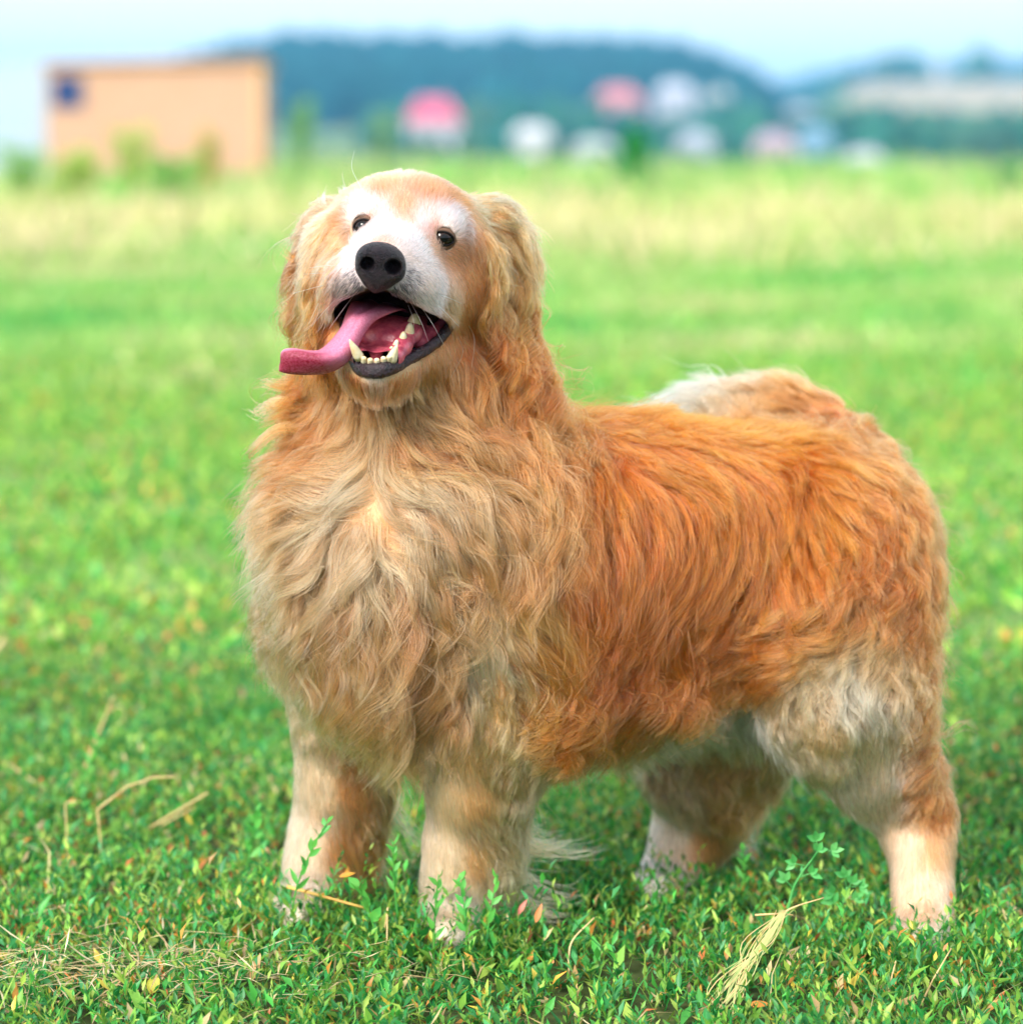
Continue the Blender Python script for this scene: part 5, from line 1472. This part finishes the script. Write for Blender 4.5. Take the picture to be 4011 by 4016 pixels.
# ---- overcoat: long separate locks lying over the rest
def add_locks(cen, cols, reg, nh, rad, seed, taper=.8, r0=.00034, fuzz=.0016, clump_var=.35):
    """cen (n,K,3) lock centre lines; nh hairs each, spread over radius rad (n,)"""
    r = np.random.default_rng(seed)
    n, K, _ = cen.shape
    T = norm(np.gradient(cen, axis=1)); 
    ref = norm(r.normal(0, 1, (n, 1, 3))) * np.ones((1, K, 1))
    U = norm(np.cross(T, ref)); V = np.cross(T, U)
    t = np.linspace(0, 1, K)
    i = np.repeat(np.arange(n), nh)
    a = r.random(len(i)) * 6.283; q = np.sqrt(r.random(len(i))) * rad[i]
    ends = 1 - r.uniform(.2, 1, len(i)) * clump_var
    prof = (1 - taper * t ** 1.3)[None] * (1 - .35 * np.exp(-t / .08))[None]
    tw = a[:, None] + t[None] * r.normal(0, .8, len(i))[:, None]
    # each hair ends at its own place along the lock
    tt = t[None] * ends[:, None] * (K - 1); k0 = np.minimum(tt.astype(int), K - 2); f = (tt - k0)[..., None]
    I = i[:, None]
    c_ = cen[I, k0] * (1-f) + cen[I, k0+1] * f; u_ = U[I, k0]; v_ = V[I, k0]
    p = c_ + (u_ * np.cos(tw)[..., None] + v_ * np.sin(tw)[..., None]) * (q[:, None] * prof)[..., None]
    fz = norm(r.normal(0, 1, (len(i), 3))) * (r.gamma(1.2, 1., len(i)) * fuzz)[:, None]
    p = p + fz[:, None] * (t ** 2)[None, :, None]
    c = cols[i][:, None] * (np.exp(r.normal(0, .22, len(i)))[:, None] * (.84 + .26 * t)[None])[..., None]
    R0 = r0 * r.uniform(.7, 1.25, len(i))
    rd = R0[:, None] * (1 - .75 * t ** 2)[None]
    S_ = strand_sets[reg]; S_[0].append(p); S_[1].append(np.clip(c, .004, .92)); S_[2].append(rd)
gap2 = np.select([rreg == 2, rreg == 1, rreg == 3, rreg == 4, rreg == 5], [.0185, .014, .0155, .015, .014], 1.)
pick = np.flatnonzero((ra_[:, 3] > 34) & (RNG.random(len(roots)) < 1 / (gap2 ** 2 * loc_d)))
og, oa, orr = roots[pick], ra_[pick], rreg[pick]
OL = oa[:, 3] * .001 * np.select([orr == 2, orr == 1], [1.55, 1.3], 1.3) * RNG.uniform(.75, 1.2, len(og))
wk = np.select([orr == 2, orr == 1, orr == 3], [1.15, 1.0, .75], .9)
wl = np.select([orr == 2, orr == 1], [1.55, 1.35], 1.35) * RNG.uniform(.75, 1.3, len(og))
cen = grow(og, OL, oa[:, 4] * .001 * wk, np.maximum(oa[:, 5], 20) * .001 * wl, oa[:, 6] * 1.0, 20, 17, high=True)
ocol = oa[:, 7:10] * np.exp(RNG.normal(.06, .16, len(og)))[:, None] * np.array([1.02, .95, .93])
for rg in range(1, 6):
    k = np.flatnonzero(orr == rg)
    if len(k): add_locks(cen[k], ocol[k], rg, 40, {2: .0095, 1: .0065, 3: .0072, 4: .0068, 5: .008}[rg] * RNG.uniform(.5, 1.5, len(k)), 70 + rg, taper=.62, fuzz=.0042, clump_var=.6)
print('overcoat', len(og), round(time.time() - T0, 1))
fly = np.flatnonzero((ra_[:, 3] > 40) & (RNG.random(len(roots)) < .012))
fl = ra_[fly]; FL = fl[:, 3] * .001 * RNG.uniform(.9, 1.5, len(fly))
fc_ = grow(roots[fly], FL, fl[:, 4] * .001 * 1.2 + .004, np.maximum(fl[:, 5], 20) * .001 * RNG.uniform(.8, 1.6, len(fly)), fl[:, 6] * 1.5 + RNG.uniform(.1, .6, len(fly)), 20, 19, high=True)
for rg in range(1, 6):
    k = np.flatnonzero(rreg[fly] == rg)
    if len(k): add_locks(fc_[k], fl[k, 7:10] * 1.12, rg, 4, np.full(len(k), .0016), 170 + rg, taper=.2, fuzz=.006, clump_var=.7, r0=.00026)
print('flyaway', len(fly))
# single feathers and tufts that stand off the outline
def feather(reg, rows, n, rad, col, seed, taper=.85, r0=.00042):
    c = catmull(pts(rows), 20)[None]
    add_locks(c.astype(np.float32), (srgb(*col) ** HAIR_GAMMA)[None], reg, n, np.array([rad * 1.3]), seed, .35 if reg == 4 else .6, r0, fuzz=.008 if reg == 4 else .0042, clump_var=.65)
CR, TAN = (226, 182, 128), (210, 150, 94)
for q, (reg, n, rad, col, rows) in enumerate([
    (4, 110, .010, CR, [(1960,3200,.01),(2080,3310,.02),(2280,3335,.02),(2440,3265,.01)]),
    (4, 100, .010, CR, [(1950,3290,.01),(2060,3330,.02),(2180,3310,.02),(2290,3240,.01)]),
    (4, 100, .010, CR, [(1950,3330,.02),(2070,3460,.02),(2230,3520,.02),(2350,3430,.0)]),
    (4, 100, .010, CR, [(1930,3400,.02),(2060,3530,.02),(2180,3585,.01),(2300,3570,.0)]),
    (4, 100, .010, CR, [(1930,3450,.02),(2030,3570,.02),(2130,3600,.01),(2240,3600,.0)]),
    (4, 50, .007, CR, [(1980,3100,.0),(2060,3220,.02),(2140,3260,.02),(2190,3210,.02)]),
    (4, 50, .006, CR, [(1990,3000,.0),(2070,3120,.02),(2110,3230,.02),(2080,3330,.02)]),
    (4, 60, .010, TAN, [(1420,3120,.07),(1530,3290,.08),(1600,3400,.08),(1690,3470,.08)]),
    (4, 60, .009, CR, [(1460,3050,.07),(1580,3220,.08),(1640,3300,.08),(1700,3330,.08)]),
    (4, 50, .008, TAN, [(1400,3280,.07),(1480,3420,.08),(1520,3520,.08),(1500,3600,.08)]),
    (4, 80, .010, CR, [(2830,3080,.23),(2900,3220,.25),(2960,3310,.25),(3030,3350,.24)]),
    (4, 70, .010, CR, [(2800,3150,.23),(2860,3270,.25),(2910,3340,.25),(2960,3380,.24)]),
    (4, 50, .010, (246,236,222), [(2990,2800,.2),(3010,2950,.22),(3020,3080,.22),(2990,3180,.22)]),
    (4, 40, .008, (246,236,222), [(3060,2850,.2),(3070,2980,.22),(3090,3080,.22),(3060,3140,.22)]),
    (4, 30, .004, TAN, [(3600,2830,.06),(3690,2890,.05),(3770,2840,.04),(3815,2860,.04),(3810,2950,.04)]),
    (4, 40, .006, TAN, [(3600,2420,.08),(3680,2460,.08),(3720,2500,.08),(3770,2500,.08)]),
    (4, 40, .006, TAN, [(3590,2180,.1),(3650,2220,.1),(3690,2280,.1),(3690,2340,.1)]),
    (3, 26, .004, (246,232,216), [(3480,1980,.14),(3530,1960,.14),(3570,1940,.14),(3610,1935,.14)]),
    (5, 130, .016, (246,226,202), [(2900,1610,.28),(2760,1580,.29),(2650,1590,.30),(2570,1600,.30)]),
    (5, 130, .016, (246,222,196), [(3000,1590,.27),(2880,1545,.28),(2760,1545,.29),(2660,1580,.30)]),
    (5, 60, .008, (250,240,230), [(2700,1580,.29),(2620,1570,.30),(2560,1575,.30),(2535,1545,.30)]),
    (1, 46, .005, (248,222,190), [(1330,830,-.01),(1280,810,-.01),(1262,770,-.01),(1285,722,-.01)]),
    (1, 40, .005, (248,214,176), [(1380,780,-.02),(1345,750,-.02),(1340,735,-.02),(1350,715,-.02)]),
    (1, 70, .007, (244,200,156), [(1880,840,-.02),(1940,795,-.02),(2010,800,-.01),(2060,860,-.01)]),
    (1, 60, .006, (228,170,116), [(1960,900,-.02),(2040,920,-.02),(2090,1010,-.02),(2095,1110,-.02)]),
    (1, 40, .005, (222,160,104), [(2000,1000,-.02),(2080,1080,-.02),(2110,1160,-.02),(2090,1130,-.02)]),
    (1, 44, .005, (206,136,76), [(1240,1120,-.01),(1160,1200,-.01),(1110,1270,-.01),(1170,1330,-.02)]),
    (1, 40, .005, (210,144,86), [(1240,1000,-.01),(1170,1020,-.01),(1130,1000,-.01),(1110,960,-.01)]),
    (2, 40, .005, (226,176,124), [(1620,1880,-.13),(1800,1870,-.14),(1980,1930,-.13),(2110,1985,-.12),(2185,2075,-.12)]),
    (2, 40, .005, (230,184,134), [(1640,2120,-.14),(1820,2110,-.145),(2000,2095,-.13),(2110,2150,-.13),(2165,2250,-.12)]),
    (2, 60, .007, (232,190,146), [(1600,2260,-.14),(1780,2300,-.14),(1900,2360,-.13),(2010,2450,-.13)]),
    (2, 60, .007, (232,190,146), [(1560,2420,-.13),(1680,2540,-.13),(1760,2650,-.12),(1880,2700,-.12)]),
    (2, 70, .009, (236,206,166), [(1500,2720,-.08),(1560,2880,-.06),(1640,3000,-.05),(1650,3130,-.04)]),
    (2, 60, .008, (232,198,156), [(1540,2740,-.08),(1590,2900,-.06),(1700,3060,-.05),(1760,3180,-.04)]),
    (2, 60, .007, (214,152,96), [(1250,1500,-.02),(1110,1510,-.03),(1040,1500,-.03),(1000,1530,-.03)]),
    (2, 60, .008, (222,166,112), [(1230,1600,-.03),(1080,1580,-.03),(1000,1620,-.03),(950,1590,-.03)]),
    (2, 60, .006, (214,156,102), [(1250,1700,-.04),(1100,1680,-.04),(1000,1760,-.04),(980,1800,-.03),(1080,1830,-.04)]),
    (2, 50, .006, (222,166,112), [(1200,1880,-.03),(1080,1900,-.03),(1010,1930,-.03),(1020,1980,-.03)])]):
    feather(reg, rows, n // 2 if reg == 4 else n, rad, col, 200 + q)
# whiskers
WH = []
for rows in ([(1370,1085,-.19),(1280,1070,-.20),(1190,1075,-.20)],[(1360,1100,-.19),(1260,1120,-.21),(1150,1150,-.21)],[(1365,1120,-.19),(1270,1160,-.2),(1210,1270,-.2)],
             [(1375,1130,-.2),(1300,1190,-.21),(1220,1280,-.21)],[(1370,1060,-.18),(1300,1040,-.2),(1210,1050,-.2)],[(1640,1160,-.19),(1720,1200,-.2),(1800,1280,-.2)],
             [(1630,1175,-.19),(1690,1260,-.2),(1740,1350,-.2)],[(1650,1140,-.18),(1740,1160,-.2),(1810,1190,-.2)],[(1610,1185,-.2),(1650,1260,-.21),(1680,1340,-.21)],
             [(1830,1260,-.1),(1860,1330,-.12),(1850,1440,-.13)],[(1790,1310,-.1),(1815,1380,-.12),(1770,1480,-.13)],[(1420,740,-.09),(1380,660,-.09),(1390,590,-.09)],
             [(1600,1195,-.2),(1620,1250,-.21),(1625,1310,-.21)],[(1400,1140,-.2),(1340,1220,-.22),(1290,1290,-.22)]):
    WH.append(catmull(pts(rows), 14))
WH = np.array(WH, np.float32)
hair_object('whiskers', [WH], [np.full(WH.shape, .85)], [np.full(WH.shape[:2], .00028) * (1 - .7 * np.linspace(0, 1, 14))[None]], body)
FUR = {0: 'head_fur', 1: 'ear_fur', 2: 'chest_fur', 3: 'body_fur', 4: 'leg_fur', 5: 'tail_fur'}
for rg, (a_, b_, c_) in strand_sets.items():
    if a_: hair_object(FUR[rg], a_, b_, c_, body)
print('fur done', round(time.time() - T0, 1))
